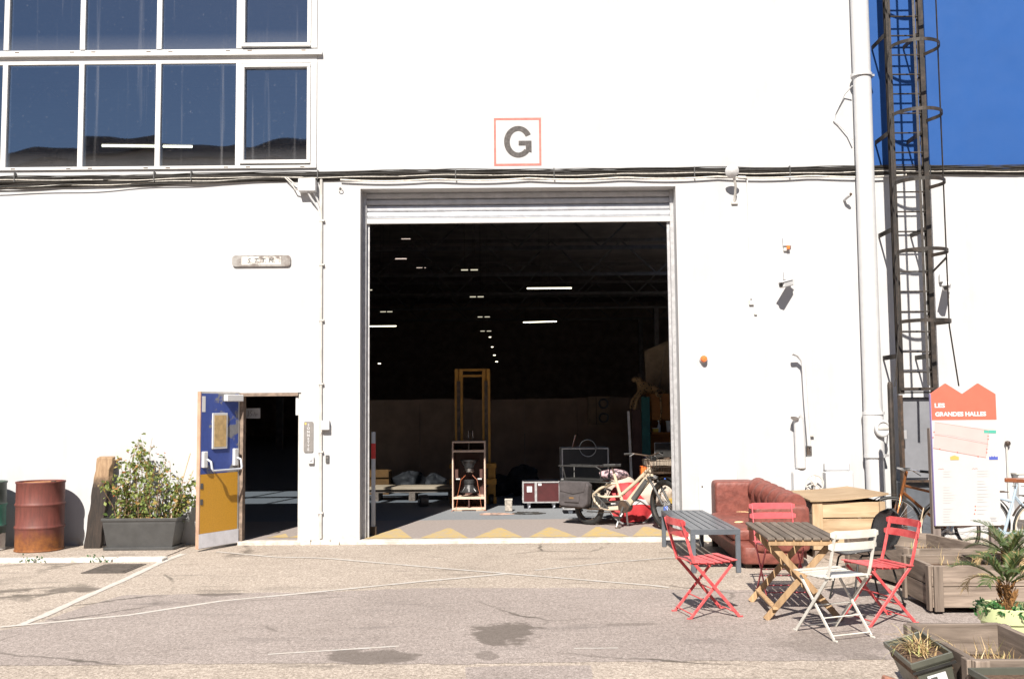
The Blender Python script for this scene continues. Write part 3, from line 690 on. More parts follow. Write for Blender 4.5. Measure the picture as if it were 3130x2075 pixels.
MB().b2(3.70, 3.742, -.062, -.0515, 3.865, 3.912).build("lens", m_orange, se); MB().b2(3.668, 3.745, -.03, -.001, 3.845, 3.904).build("bracket", m_white_dirty, se)
def camera_unit(name, label, x, z, dx):
    ca = thing(name, label, "camera", (x, 0, z - .1))
    MB().b2(x - .055, x + .055, -.055, -.001, z, z + .11).build("base", m_white, ca, bevel=.006)
    MB().tube([(x + .02, -.05, z + .01), (x + .01, -.10, z - .03), (x + dx * .3, -.14, z - .045)], .014, 8).build("arm", m_white_dirty, ca, smooth=True)
    b = MB(); d = Vector((dx, -.22, -.07)).normalized(); a = Vector((x + .02, -.10, z - .045)); b.bar(a, a + d * .26, .085, .075); b.build("body", m_white, ca, bevel=.012)
    b = MB(); b.bar(a - Vector((0, 0, -.042)), a - Vector((0, 0, -.042)) + d * .29, .10, .008); b.build("sunshade", m_white, ca)
    MB().lathe([(.026, 0), (.024, .008), (0, .008)], a + d * .262, 14, d).build("lens", m_black, ca)
camera_unit("security_camera", "white security camera with long sunshade under the orange-lensed sensor", 3.71, 3.45, -.22)
camera_unit("security_camera", "white security camera beside the ladder cage", 5.80, 3.40, -.12)
be = thing("alarm_beacon", "round orange alarm beacon on the wall right of the gate", "beacon", (2.553, 0, 2.35))
MB().lathe([(.055, 0), (.055, .025), (.05, .03)], (2.553, -.001, 2.40), 22, (0, -1, 0)).build("base", m_white, be, smooth=True)
MB().lathe([(.046, .03), (.046, .06), (.035, .085), (0, .09)], (2.553, -.001, 2.40), 22, (0, -1, 0)).build("lens", m_orange, be, smooth=True)

# rainwater pipe with clean-out, thin pipes, valve group
rp = thing("rainwater_pipe", "thick white vertical rainwater pipe between the two halls", "pipe", (4.755, -.16, 0))
PR = .118
MB().tube([(4.757, -.15, 10.5), (4.757, -.15, 6), (4.745, -.15, 1.62)], PR, 24).build("pipe", m_white, rp, smooth=True)
MB().tube([(4.745, -.15, 1.66), (4.745, -.15, 1.10)], PR + .012, 24).build("access_section", m_white, rp, smooth=True)
MB().tube([(4.745, -.15, 1.10), (4.745, -.15, 0)], PR, 24).build("pipe", m_white, rp, smooth=True)
for z in (1.66, 1.10, 6.2): MB().tube([(4.75, -.15, z + .02), (4.75, -.15, z - .02)], PR + .022, 24).build("collar", m_white, rp, smooth=True)
MB().b2(4.87, 4.92, -.17, -.01, 6.185, 6.215).build("bracket", m_galv, rp); MB().b2(4.87, 4.93, -.17, -.01, 1.09, 1.12).build("bracket", m_galv, rp)
cl = MB(); cl.lathe([(.105, 0), (.112, .02), (.112, .05), (.10, .06), (.085, .06), (.08, .045), (0, .045)], (4.80, -.262, 1.46), 28, (.25, -.97, .0)); co_ = cl.build("clean_out_cap", m_white, rp, smooth=True)
MB().bar((4.735, -.325, 1.46), (4.895, -.288, 1.46), .02, .022).build("cap_grip", m_white_dirty, co_)
wr = thing("wire_brackets", "thin bent white wire brackets left of the thick pipe near its top", "bracket", (4.5, -.02, 5.9))
MB().tube([(4.62, -.16, 6.06), (4.55, -.05, 5.98), (4.42, -.02, 5.72), (4.40, -.02, 5.62)], .009, 6).build("wire", m_white, wr, smooth=True)
MB().tube([(4.40, -.02, 5.62), (4.45, -.03, 5.58), (4.57, -.05, 5.44), (4.62, -.1, 5.34)], .009, 6).build("wire", m_white, wr, smooth=True)
tp = thing("bent_pipe", "slim white pipe with a bent top on the wall above the handwheel", "pipe", (3.9, 0, .9))
MB().tube([(3.70, -.16, 2.46), (3.78, -.13, 2.435), (3.84, -.12, 2.37), (3.858, -.12, 2.29), (3.87, -.12, 1.9), (3.90, -.12, 1.24)], .026, 10).build("pipe", m_white, tp, smooth=True)
MB().b2(3.93, 3.99, -.05, -.001, 1.36, 1.39).build("bracket", m_white_dirty, tp)
MB().b2(3.868, 3.945, -.10, -.03, 1.10, 1.235).build("coupling", m_chrome, tp, bevel=.006); MB().b2(3.878, 3.895, -.105, -.101, 1.115, 1.22).build("slot", m_dark, tp); MB().b2(3.908, 3.918, -.105, -.101, 1.115, 1.22).build("slot", m_dark, tp)
vp = thing("vent_pipe", "white gooseneck vent pipe rising from the valve casing", "pipe", (3.76, 0, .9))
MB().tube([(3.70, -.19, 1.60), (3.715, -.17, 1.635), (3.75, -.13, 1.64), (3.775, -.11, 1.58), (3.782, -.11, 1.3), (3.785, -.11, .95)], [.052, .055, .06, .066, .07, .07], 16).build("pipe", m_white, vp, smooth=True)
vv = thing("valve_casing", "white cast valve casing with a spoked handwheel behind the sofa", "valve", (3.88, -.1, 0))
MB().prism([(-.2, 0), (.21, 0), (.19, .55), (.155, 1.0), (.12, 1.09), (-.11, 1.09), (-.15, .93), (-.2, .9)], (3.88, -.001, 0), (1, 0, 0), (0, 0, 1), .14).build("casing", m_white, vv, bevel=.02, seg=2)
hw = MB().tube(ring((3.915, -.26, .755), .112, 28, (.05, 1, 0)), .010, 8, True).build("handwheel", m_white_dirty, vv, smooth=True)
for k in range(6):
    a = R(20 + 60 * k); MB().tube([(3.915, -.265, .755), (3.915 + .11 * math.cos(a), -.26, .755 + .11 * math.sin(a))], .007, 6).build("spoke", m_white_dirty, hw)
MB().tube([(3.915, -.14, .755), (3.915, -.285, .755)], .024, 10).build("hub", m_white_dirty, hw, smooth=True)
fc = thing("stub_column", "stout white column stub between the valve casing and the thick pipe", "column", (4.27, -.1, 0))
MB().b2(4.10, 4.46, -.16, -.001, 0, .9).build("base", m_white, fc, bevel=.015); MB().b2(4.11, 4.44, -.10, -.001, .9, 1.02).build("cap", m_white, fc, bevel=.02)
ht = thing("wall_hatch", "flush square white hatch low on the wall behind the sofa", "hatch", (2.71, 0, .33))
MB().b2(2.452, 2.972, -.012, -.001, .34, .938).build("frame", m_white_dirty, ht); MB().b2(2.462, 2.962, -.018, -.012, .35, .928).build("door", m_white, ht, bevel=.002); MB().lathe([(.012, 0), (.01, .006), (0, .006)], (2.50, -.018, .71), 10, (0, -1, 0)).build("lock", m_dark, ht)
rd = thing("lightning_rod", "thin white rod with a black knob on the far right wall", "rod", (6.5, -.03, .5))
MB().tube([(6.55, -.02, .5), (6.55, -.02, 1.22)], .012, 6).build("rod", m_white_dirty, rd); MB().lathe([(0, 0), (.03, .01), (.038, .035), (.03, .06), (0, .07)], (6.56, -.03, 1.21), 14).build("knob", m_dark, rd, smooth=True)
mb = thing("meter_box", "plain white meter box low on the far right wall", "box", (6.8, -.05, .3))
MB().b2(6.63, 7.1, -.14, .01, .25, .84).build("case", m_white, mb, bevel=.008); MB().b2(6.60, 7.13, -.15, .01, .842, .86).build("lid", m_white_dirty, mb)

# ------------------------------------------------------------------ small door
dl = thing("door_leaf", "blue and yellow peeling steel door standing open beside the dark doorway", "door", (-3.64, -.01, 0))
HX, HY = -3.632, -.03; u = Vector((-.472, -.8816, 0)); nrm = Vector((.8816, -.472, 0)); LW = .70
def dp(a, z, n=0): return Vector((HX, HY, 0)) + u * a + nrm * n + Vector((0, 0, z))
def dbox(a0, a1, z0, z1, n0, n1):
    m = MB(); P = [dp(a, z, n) for a in (a0, a1) for z in (z0, z1) for n in (n0, n1)]
    return m._add(P, [(0, 1, 3, 2), (4, 6, 7, 5), (0, 4, 5, 1), (2, 3, 7, 6), (0, 2, 6, 4), (1, 5, 7, 3)])
m_dblue = maskmix("peeling_blue_paint", (.030, .055, .22), (.15, .15, .16), 2.3, .53, .56, .5, .3, 0, 9)
m_dyel = maskmix("scuffed_yellow_paint", (.52, .265, .022), (.20, .17, .13), 7.5, .66, .70, .45, .3)
dbox(0, LW, .03, 2.01, -.045, 0).build("core", m_white_dirty, dl)
dbox(.025, LW - .012, .965, 1.985, .0005, .004).build("upper_panel", m_dblue, dl)
dbox(.025, LW - .012, .22, .962, .0005, .004).build("lower_panel", m_dyel, dl)
dbox(.0, LW, .04, .216, .0005, .007).build("kick_plate", M("white_kick_plate", (.62, .62, .66), .45, .1, 8), dl)
dbox(LW - .012, LW + .002, .03, 2.01, -.046, .006).build("edge_strip", M("brown_edge", (.32, .20, .14), .6), dl)
wf2 = dbox(.235, .50, 1.275, 1.735, .004, .022).build("window_frame", m_white, dl, bevel=.004)
dbox(.262, .473, 1.302, 1.708, .022, .0245).build("pane", m_glass_wire, wf2)
for a in (.055, .60): dbox(a, a + .075, 1.045, 1.27 if a < .3 else 1.25, .004, .05).build("bar_housing", m_white, dl, bevel=.008)
pb = MB(); pb.tube([dp(.085, 1.15, .05), dp(.07, 1.13, .10), dp(.07, 1.03, .12), dp(.09, 1.005, .12), dp(.58, 1.005, .12), dp(.60, 1.03, .12), dp(.60, 1.12, .10), dp(.62, 1.15, .05)], .0145, 10)
pb.build("panic_bar", m_lgrey, dl, smooth=True)
dbox(.0, .30, 1.885, 1.975, .004, .075).build("door_closer", m_white, dl, bevel=.008)
dbox(LW - .085, LW - .03, 1.75, 1.95, .004, .007).build("label", m_signwhite, dl)
for z in (.58, .78): dbox(LW - .06, LW - .02, z, z + .07, .004, .010).build("lock_plate", m_dgrey, dl)
df_ = thing("door_frame", "worn brown steel frame around the small dark doorway", "door frame", (-3.23, 0, 0))
m_dframe = M("worn_brown_frame", (.15, .11, .085), .7, .35, 12, bmp=.3)
MB().b2(-3.639, -3.585, -.012, .12, .02, 1.999).build("jamb", m_dframe, df_); MB().b2(-3.584, -2.86, -.012, .12, 1.955, 1.999).build("head", m_dframe, df_); MB().b2(-2.858, -2.822, .02, .12, .02, 1.999).build("jamb", m_white_dirty, df_)
MB().b2(-2.895, -2.86, .02, .03, 1.70, 1.94).build("strike_label", m_signwhite, df_)
no = thing("notice", "pale paper notice hanging in the dark doorway", "notice", (-3.6, .5, 1.65))
MB().b2(-3.70, -3.49, .5, .504, 1.66, 1.80).build("sheet", M("grey_paper", (.30, .31, .35), .7), no)
for P in ([(-3.66, 1.77), (-3.645, 1.72), (-3.655, 1.69), (-3.67, 1.70)], [(-3.61, 1.765), (-3.63, 1.74), (-3.60, 1.71), (-3.625, 1.69)], [(-3.58, 1.69), (-3.565, 1.75), (-3.55, 1.69), (-3.54, 1.72), (-3.52, 1.71)]): MB().tube([(x_, .4985, z_) for x_, z_ in P], .003, 5).build("scribble", m_ink, no)

# ------------------------------------------------------------------ caged ladder
ld = thing("caged_ladder", "tall dark brown steel ladder with round safety cage on the blue wall", "ladder", (5.19, -.5, 0))
XL, XR, YL = 4.985, 5.415, -.5
for xr in (XL, XR):
    m = MB(); m.b2(xr - .031, xr + .031, YL - .045, YL - .038, 1.90, 10); m.b2(xr - .031, xr + .031, YL + .038, YL + .045, 1.90, 10); m.b2(xr - .012, xr + .012, YL - .0375, YL + .0375, 1.90, 10)
    m.build("rail", m_ladder, ld)
z = 1.92
while z < 9.8: MB().tube([(XL, YL, z), (XR, YL, z)], .0105, 6).build("rung", m_ladder, ld); z += .2607
CC = Vector((5.20, -.80, 0)); CR = .31
def hoop(z):
    P = [(XL, YL, z)] + [(CC.x + CR * math.cos(a), CC.y + CR * math.sin(a), z) for a in [R(162 + k * (378 - 162) / 26) for k in range(27)]] + [(XR, YL, z)]
    m = MB()
    for a, b in zip(P[:-1], P[1:]): m.bar(a, b, .006, .045)
    m.build("hoop", m_ladder, ld)
for k in range(9): hoop(2.80 + k * .885)
for a, zb in ((2, 2.75), (250, 2.75), (180, 2.75)):
    x_, y_ = CC.x + (CR + .006) * math.cos(R(a)), CC.y + (CR + .006) * math.sin(R(a))
    m = MB(); m.bar((x_, y_, zb), (x_, y_, 10), .03, .006, (math.cos(R(a)), math.sin(R(a)), 0))
    ox, oy = x_ + .09 * math.cos(R(a)), y_ + .09 * math.sin(R(a)); m.bar((x_, y_, zb), (ox, oy, 1.99), .03, .006, (math.cos(R(a)), math.sin(R(a)), .1)); m.build("cage_strap", m_ladder, ld)
for z in (2.37, 4.02, 5.30, 6.62, 8.2):
    for xr in (XL, XR): MB().bar((xr - .02, YL + .03, z + .02), (xr - .02, .015, z + .02), .012, .06).build("wall_bracket", m_ladder, ld)
m = MB(); m.bar((XL - .02, YL - .05, 1.965), (XR + .2, YL - .05, 1.965), .04, .035); m.build("bottom_bar", m_ladder, ld)
MB().bar((5.52, -.78, 3.62), (5.43, -.5, 3.45), .02, .02).build("brace", m_ladder, ld)
gdx = thing("ladder_guard", "grey sheet steel guard door closing the foot of the ladder", "guard", (5.2, -.4, 0))
MB().b2(4.955, 4.99, -.545, -.455, .0, 1.89).build("post", m_dark, gdx); MB().b2(5.42, 5.455, -.545, -.455, .0, 1.89).build("post", m_dark, gdx)
sh = MB(); sh.quad((5.0, -.42, .83), (5.41, -.42, .83), (5.41, -.42, 1.84), (5.0, -.42, 1.84)); sh.b2(4.992, 5.418, -.40, -.39, .82, 1.86); sh.build("sheet", M("grey_guard_sheet", (.135, .14, .155), .45, .08, 5, bmp=.05), gdx)
rs = MB(); rs.poly([(5.0, -.425, 1.85), (5.41, -.425, 1.85), (5.21, -.16, 1.45)]); rs.build("gusset", m_dgrey, gdx)
MB().b2(4.992, 5.418, -.46, -.39, .775, .80).build("sill", m_dark, gdx); MB().b2(5.0, 5.41, -.38, -.05, .02, .77).build("lower_box", m_grey, gdx, bevel=.006)
MB().b2(4.985, 5.02, -.56, -.545, 1.33, 1.44).build("padlock", m_galv, gdx, bevel=.004)
gp = thing("steel_post", "round-topped brown steel post standing left of the ladder", "post", (4.60, -1.2, 0))
MB().lathe([(.033, 0), (.033, 2.0), (.025, 2.035), (0, 2.045)], (4.585, -1.2, 0), 14).build("pole", m_ladder, gp, smooth=True); MB().b2(4.52, 4.65, -1.265, -1.135, 0, .012).build("base_plate", m_dark, gp)

# ------------------------------------------------------------------ along the left wall
def drum(name, label, x, y, mat, top):
    d = thing(name, label, "drum", (x, y, .012)); r = .292; H = .875
    prof = [(r - .006, 0), (r + .004, .006), (r + .004, .018), (r - .004, .026)]
    for zc in (.30, .585): prof += [(r - .004, zc - .03), (r + .001, zc - .018), (r + .009, zc - .005), (r + .009, zc + .005), (r + .001, zc + .018), (r - .004, zc + .03)]
    prof += [(r - .004, H - .03), (r + .004, H - .02), (r + .006, H - .008), (r + .002, H), (r - .010, H - .001), (r - .014, H - .022)]
    L(d, MB().lathe(prof, (0, 0, 0), 48, cap=False)).build("body", mat, d, smooth=True)
    L(d, MB().lathe([(r - .012, H - .022), (r - .05, H - .02), (.12, H - .014), (0, H - .012)], (0, 0, 0), 48, cap=False)).build("lid", top, d, smooth=True)
    L(d, MB().lathe([(.032, H - .02), (.032, H - .004), (.024, H)], (.14, .05, 0), 14)).build("bung", m_dark, d)
    return d
drum("oil_drum", "rusty red oil drum against the white wall", -6.065, -.42, m_drum, m_drum_top)
drum("oil_drum", "green and white banded oil drum cut by the left picture edge", -6.82, -.42, m_drum2, m_dark)
bd = thing("sleeper", "charred timber sleeper with a pale end leaning on the wall", "timber", (-5.43, -.25, .012))
bt = MB(); random.seed(5); secs = []
for k in range(15):
    t = k / 14; z = .012 + 1.15 * t; y = -.275 + .175 * t; x = -5.437 + .075 * t
    hw = .105 * (1 + random.uniform(-.04, .04)) * (1.0 if t > .1 else 1.02); th = .05
    nick = .03 if k in (11, 12) else 0
    secs.append([(x - hw + random.uniform(-.006, .006), y - th, z), (x + hw - nick + random.uniform(-.006, .006), y - th, z), (x + hw, y + th, z + .02), (x - hw, y + th, z + .02)])
vv_ = [p for s in secs for p in s]; ff = []
for k in range(14):
    for j in range(4): ff.append((k * 4 + j, k * 4 + (j + 1) % 4, k * 4 + 4 + (j + 1) % 4, k * 4 + 4 + j))
ff += [(3, 2, 1, 0), (56, 57, 58, 59)]
def sleeper_mat():
    m, t, p = nodes("charred_to_pale_timber"); v = coord(t); sx = N(t, "ShaderNodeSeparateXYZ"); t.links.new(v, sx.inputs[0])
    n = noise(t, 6, 6, .7, v); g_ = noise(t, 1, 6, .65, coord(t, "Object", (28, 28, 2)), .5)
    ad = N(t, "ShaderNodeMath", operation='MULTIPLY_ADD'); t.links.new(n.outputs[0], ad.inputs[0]); ad.inputs[1].default_value = .3; t.links.new(sx.outputs[2], ad.inputs[2])
    f_ = ramp(t, ad.outputs[0], .95, 1.08) 
    fm = N(t, "ShaderNodeMapRange"); fm.inputs[1].default_value = .92; fm.inputs[2].default_value = 1.06; t.links.new(ad.outputs[0], fm.inputs[0])
    c = mix(t, fm.outputs[0], ramp(t, g_.outputs[0], .3, .75, (.007, .005, .004), (.040, .026, .019)), ramp(t, g_.outputs[0], .3, .7, (.17, .10, .055), (.38, .26, .155)))
    t.links.new(c, p.inputs["Base Color"]); p.inputs["Roughness"].default_value = .8; bump(t, p, g_.outputs[0], .6, .01); return m
bt._add(vv_, ff); bt.build("timber", sleeper_mat(), bd, bevel=.008)

tr = thing("trough_planter", "long anthracite plastic trough with saucer against the white wall", "planter", (-4.755, -.33, .012))
def trough(root, w, d, h, mat, inner, taper=.07, rim=.022, xf=None):
    m = MB(); X_ = lambda q: (setattr(q, 'v', [tuple(xf @ Vector(p)) for p in q.v]), q)[1] if xf is not None else q
    def ringq(sx_, sy_, z): return [(-sx_, -sy_, z), (sx_, -sy_, z), (sx_, sy_, z), (-sx_, sy_, z)]
    lv = [(w / 2 - taper, d / 2 - taper * .6, .02), (w / 2 - .02, d / 2 - .012, h - .075), (w / 2 - .02, d / 2 - .012, h - .045), (w / 2 - .012, d / 2 - .008, h - .043), (w / 2, d / 2, h - .03), (w / 2, d / 2, h), (w / 2 - rim, d / 2 - rim, h), (w / 2 - rim - .01, d / 2 - rim - .008, h - .05)]
    P = [p for q in lv for p in ringq(*q)]; F = [(3, 2, 1, 0)]
    for k in range(len(lv) - 1):
        for j in range(4): F.append((k * 4 + j, k * 4 + (j + 1) % 4, k * 4 + 4 + (j + 1) % 4, k * 4 + 4 + j))
    m._add(P, F); L(root, X_(m)).build("trough", mat, root, bevel=.006, seg=2)
    s = MB(); s.b2(-w / 2 + rim + .005, w / 2 - rim - .005, -d / 2 + rim + .004, d / 2 - rim - .004, h - .09, h - .035); L(root, X_(s)).build("soil", inner, root)
trough(tr, .965, .42, .40, m_trough_in, m_soil)
s_ = MB(); s_.prism(rrect(.92, .44, .05), (0, 0, 0), (1, 0, 0), (0, 1, 0), .035); L(tr, s_).build("saucer", m_trough_in, tr, bevel=.006)

# climbing plant with canes
def leaves(mb, c, n, spread, size, rnd, drop=.2):
    for _ in range(n):
        o = Vector(c) + Vector((rnd.gauss(0, spread), rnd.gauss(0, spread * .7), rnd.gauss(0, spread)))
        d = Vector((rnd.uniform(-1, 1), rnd.uniform(-1, .6), rnd.uniform(-1, .6) - drop)).normalized(); s = size * rnd.uniform(.6, 1.25)
        w = d.cross(Vector((rnd.uniform(-1, 1), rnd.uniform(-1, 1), rnd.uniform(-1, 1)))).normalized() * s * .30
        nn = d.cross(w).normalized() * s * .08
        mb._add([o, o + d * s * .5 + w + nn, o + d * s, o + d * s * .5 - w + nn], [(0, 1, 2), (0, 2, 3)])
pl = thing("climbing_plant", "straggly green climber with thin stems growing in the long trough", "plant", (-4.75, -.33, .38))
rn = random.Random(21); stm = MB(); lf = MB(); fl_ = MB()
targets = []
for k in range(26):
    bx = -5.14 + .78 * rn.random(); tx = bx + rn.uniform(-.12, .12)
    hmax = .55 + .55 * math.exp(-((tx + 4.83) / .26) ** 2) if tx > -5.05 else .62
    targets.append((bx, tx, hmax * rn.uniform(.55, 1.05)))
targets += [(-4.95, -5.10, .86), (-4.90, -4.93, 1.0), (-4.80, -4.70, 1.05), (-4.78, -4.83, 1.02), (-4.6, -4.50, .9), (-4.55, -4.44, .75), (-5.1, -5.30, .58), (-4.42, -4.22, .52), (-4.40, -4.15, .55), (-4.42, -4.19, .35), (-4.4, -4.16, .42), (-4.38, -4.12, .30), (-4.40, -4.20, .62)]
for bx, tx, h in targets:
    by = rn.uniform(-.42, -.2); P = []; ph = rn.uniform(0, 6)
    for i in range(9):
        t = i / 8; P.append((bx + (tx - bx) * t + .035 * math.sin(t * 7 + ph) * t, by + .07 * math.sin(t * 5 + ph) * t, .37 + h * t - (.06 * t ** 4 if rn.random() < .5 else 0)))
    stm.tube(P, [.006 - .004 * i / 8 for i in range(9)], 5)
    for i in range(1, 9):
        dens = rn.choice((3, 5, 7, 10)) if h > .5 else 6
        for q in range(2): leaves(lf, Vector(P[i]).lerp(Vector(P[i - 1]), rn.random()), dens // 2, .032, .062, rn)
for k in range(16):
    leaves(lf, (rn.uniform(-5.15, -4.36), rn.uniform(-.43, -.2), .385), 9, .05, .045, rn, -.3)
for k in range(34):
    o = Vector((rn.uniform(-5.15, -4.3), rn.uniform(-.45, -.28), rn.uniform(.7, 1.25))); leaves(fl_, o, 1, .01, .035, rn)
stm.build("stems", m_stem, pl)
lo = lf.build("foliage", m_leaf, pl); lo["kind"] = "stuff"
fo_ = fl_.build("blossoms", leaf_mat("faded_orange_blossom", (.30, .09, .03), (.42, .14, .06), (.45, .2, .08)), pl); fo_["kind"] = "stuff"
for a, b, r_ in (((-4.40, -.40, .36), (-4.19, -.30, 1.22), .008), ((-4.37, -.36, .36), (-4.165, -.25, 1.0), .007), ((-4.62, -.3, .36), (-4.62, -.2, 1.05), .006), ((-5.0, -.3, .36), (-5.01, -.22, 1.05), .006)):
    MB().tube([a, b], r_, 6).build("cane", m_cane, pl)
random.seed(9)
wd = thing("weeds", "small green weed tuft growing along the kerb stones", "weed", (-5.55, -1.5, 0)); wm = MB()
for k in range(3): leaves(wm, (-5.72 + k * .09, -1.48, .02), 16, .03, .035, rn, -.5)
for k in range(4): leaves(wm, (-4.98 + k * .06, -1.47, .02), 12, .025, .035, rn, -.5)
wm.build("blades", m_ivy, wd)["kind"] = "stuff"

# ------------------------------------------------------------------ inside the gate
sp = thing("speaker_cabinet", "tall open plywood speaker cabinet with bare drivers just inside the gate", "speaker", (-.76, 3.85, FZ))
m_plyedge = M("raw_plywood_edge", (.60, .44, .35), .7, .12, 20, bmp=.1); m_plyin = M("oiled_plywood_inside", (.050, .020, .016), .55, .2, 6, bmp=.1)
def spk():
    w, h, d = .285, 1.18, .55
    parts = []
    for s in (-1, 1): L(sp, MB().b2(s * w, s * (w - .02), 0, d, .02, h)).build("side_panel", [m_plyedge], sp)
    for z0, z1, nm in ((.02, .05, "base_panel"), (.20, .235, "shelf"), (.995, 1.03, "shelf"), (1.155, h, "top_panel")): L(sp, MB().b2(-w + .02, w - .02, .002, d - .02, z0, z1)).build(nm, m_plyedge, sp)
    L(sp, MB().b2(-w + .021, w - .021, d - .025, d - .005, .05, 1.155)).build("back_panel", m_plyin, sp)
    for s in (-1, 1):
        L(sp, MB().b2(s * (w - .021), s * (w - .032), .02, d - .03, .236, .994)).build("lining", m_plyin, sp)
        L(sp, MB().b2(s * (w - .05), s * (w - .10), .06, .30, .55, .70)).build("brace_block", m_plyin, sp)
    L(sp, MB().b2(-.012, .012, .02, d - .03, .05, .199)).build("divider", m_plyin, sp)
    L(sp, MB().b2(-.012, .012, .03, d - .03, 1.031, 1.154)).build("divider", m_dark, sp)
    m_bask = M("driver_basket", (.05, .05, .052), .35, .2, 10, metal=.6)
    for zc, s in ((.72, 1), (.445, -1)):
        dr_ = L(sp, MB().lathe([(.165, .14 * s), (.165, .125 * s), (.145, .115 * s), (.09, .04 * s), (.085, 0)], (0, .17, zc), 30, cap=False)).build("driver_basket", m_bask, sp, smooth=True)
        L(sp, MB().lathe([(.0, -.075 * s), (.075, -.075 * s), (.092, -.06 * s), (.092, -.01 * s), (.06, 0), (0, .0)], (0, .17, zc), 26)).build("magnet", m_chrome if s > 0 else m_bask, dr_, smooth=True)
        for k in range(6):
            a = R(60 * k + 30); L(sp, MB().bar((.09 * math.cos(a), .17 + .09 * math.sin(a), zc + .02 * s), (.155 * math.cos(a), .17 + .155 * math.sin(a), zc + .125 * s), .028, .008)).build("basket_arm", m_chrome if k % 2 else m_bask, dr_)
        L(sp, MB().lathe([(.15, .135 * s), (.12, .12 * s), (.03, .06 * s)], (0, .17, zc), 26, cap=False)).build("cone", m_dgrey, dr_, smooth=True)
    for s in (-1, 1):
        P = [(s * .06, .10, .60), (s * .14, .05, .52), (s * .16, .04, .40), (s * .19, .02, .28), (s * .2, -.01, .15), (s * .22, -.03, .04), (s * .30, -.06, .004)]
        L(sp, MB().tube(P, .003, 5)).build("wire", M("orange_wire", (.55, .16, .07), .5), sp, smooth=True)
        L(sp, MB().b2(s * .22, s * .15, .03, .05, .53, .55)).build("wire_clip", m_white, sp)
    for s in (-1, 1): L(sp, MB().b2(s * .25, s * .12, .01, .5, 0, .02)).build("foot", m_board, sp)
spk()

fk = thing("pallet_stacker", "yellow pallet stacker with a tall twin mast behind the speaker cabinet", "forklift", (-.74, 5.3, FZ))
for s in (-1, 1):
    m = MB(); x0 = -.745 + s * .255; m.b2(x0 - .073, x0 - .012, 5.25, 5.40, .1, 2.53); m.b2(x0 + .012, x0 + .073, 5.25, 5.40, .1, 2.53); m.b2(x0 - .012, x0 + .012, 5.33, 5.40, .1, 2.53); m.build("mast_upright", m_yellow, fk)
    MB().b2(x0 - .03, x0 + .03, 5.2, 5.25, .35, 2.3).build("chain", m_dark, fk)
for z0, z1 in ((2.49, 2.53), (2.38, 2.42), (.3, .4)): MB().b2(-.93, -.56, 5.27, 5.36, z0, z1).build("crossbar", m_yellow, fk)
for z0, z1 in ((.05, .17), (.40, .50), (.70, .78)): MB().b2(-1.17, -.31, 5.12, 5.20, z0, z1).build("fork_plate", m_yellow, fk)
MB().b2(-.47, -.33, 5.2, 5.6, .08, .78).build("side_housing", m_yellow, fk); MB().b2(-1.1, -.5, 5.45, 6.1, .1, .7).build("motor_housing", m_dark, fk, bevel=.02)
for s in (-.08, .0): MB().tube([(-.745 + s, 5.22, 1.25), (-.745 + s, 5.22, 1.38)], .02, 10).build("handle_grip", m_chrome, fk)
for x0 in (-1.1, -.4): MB().lathe([(.08, -.04), (.09, -.03), (.09, .03), (.08, .04)], (x0, 5.1, FZ + .09), 18, (1, 0, 0)).build("wheel", m_black, fk, smooth=True)

pk = thing("plank_stack", "pale planks stacked on low bearers left of the yellow stacker", "planks", (-2.0, 6.3, FZ))
for k, (x0, x1, y0, z0) in enumerate(((-2.95, -.95, 5.9, .26), (-2.72, -.9, 6.12, .263), (-2.72, -.9, 6.35, .262))): MB().b2(x0, x1, y0, y0 + .21, z0, z0 + .05).build("plank", m_board, pk, bevel=.004)
for k, (x0, x1, y0) in enumerate(((-3.2, -1.2, 5.95), (-3.1, -1.1, 6.25))): MB().b2(x0, x1, y0, y0 + .25, .20, .245).build("plank", m_wx, pk)
for x0 in (-2.7, -2.0, -1.25): MB().b2(x0, x0 + .12, 5.9, 6.55, FZ, .20).build("bearer", m_wy, pk)
cw = thing("rubber_roller", "dark grey rubber roller lying on the floor left of the speaker cabinet", "roller", (-1.62, 4.75, FZ))
MB().lathe([(.07, -.08), (.105, -.07), (.105, .07), (.07, .08)], (-1.62, 4.75, FZ + .105), 20, (.9, .4, 0)).build("tyre", m_dgrey, cw, smooth=True); MB().lathe([(.04, -.085), (.04, .085)], (-1.62, 4.75, FZ + .105), 14, (.9, .4, 0)).build("hub", m_galv, cw)
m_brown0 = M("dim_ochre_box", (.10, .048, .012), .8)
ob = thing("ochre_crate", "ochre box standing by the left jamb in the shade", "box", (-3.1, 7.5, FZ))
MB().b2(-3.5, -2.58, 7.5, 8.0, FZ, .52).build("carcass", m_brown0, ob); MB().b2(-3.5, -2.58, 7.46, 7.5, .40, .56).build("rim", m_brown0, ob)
dm = thing("rubbish_bags", "crumpled dark plastic bags piled behind the planks", "bags", (-2.0, 8.0, FZ))
def blob(c, r, sq, seed, n=16, rough=.22):
    rr = random.Random(seed); m = MB(); P = []; ph = [rr.uniform(0, 6) for _ in range(9)]
    for i in range(n + 1):
        th = math.pi * i / n
        for j in range(2 * n):
            a = math.pi * j / n; k = 1 + rough * (.5 * math.sin(3 * a + ph[0] + 2 * th) + .4 * math.sin(5 * a + ph[1] - 3 * th) + .35 * math.sin(7 * th + ph[2] + 2 * a) + .25 * math.sin(11 * a + ph[3] + 5 * th))
            P.append((c[0] + r * sq[0] * k * math.sin(th) * math.cos(a), c[1] + r * sq[1] * k * math.sin(th) * math.sin(a), c[2] + r * sq[2] * (k * .5 + .5) * math.cos(th)))
    F = [(i * 2 * n + j, i * 2 * n + (j + 1) % (2 * n), (i + 1) * 2 * n + (j + 1) % (2 * n), (i + 1) * 2 * n + j) for i in range(n) for j in range(2 * n)]
    return m._add(P, F)
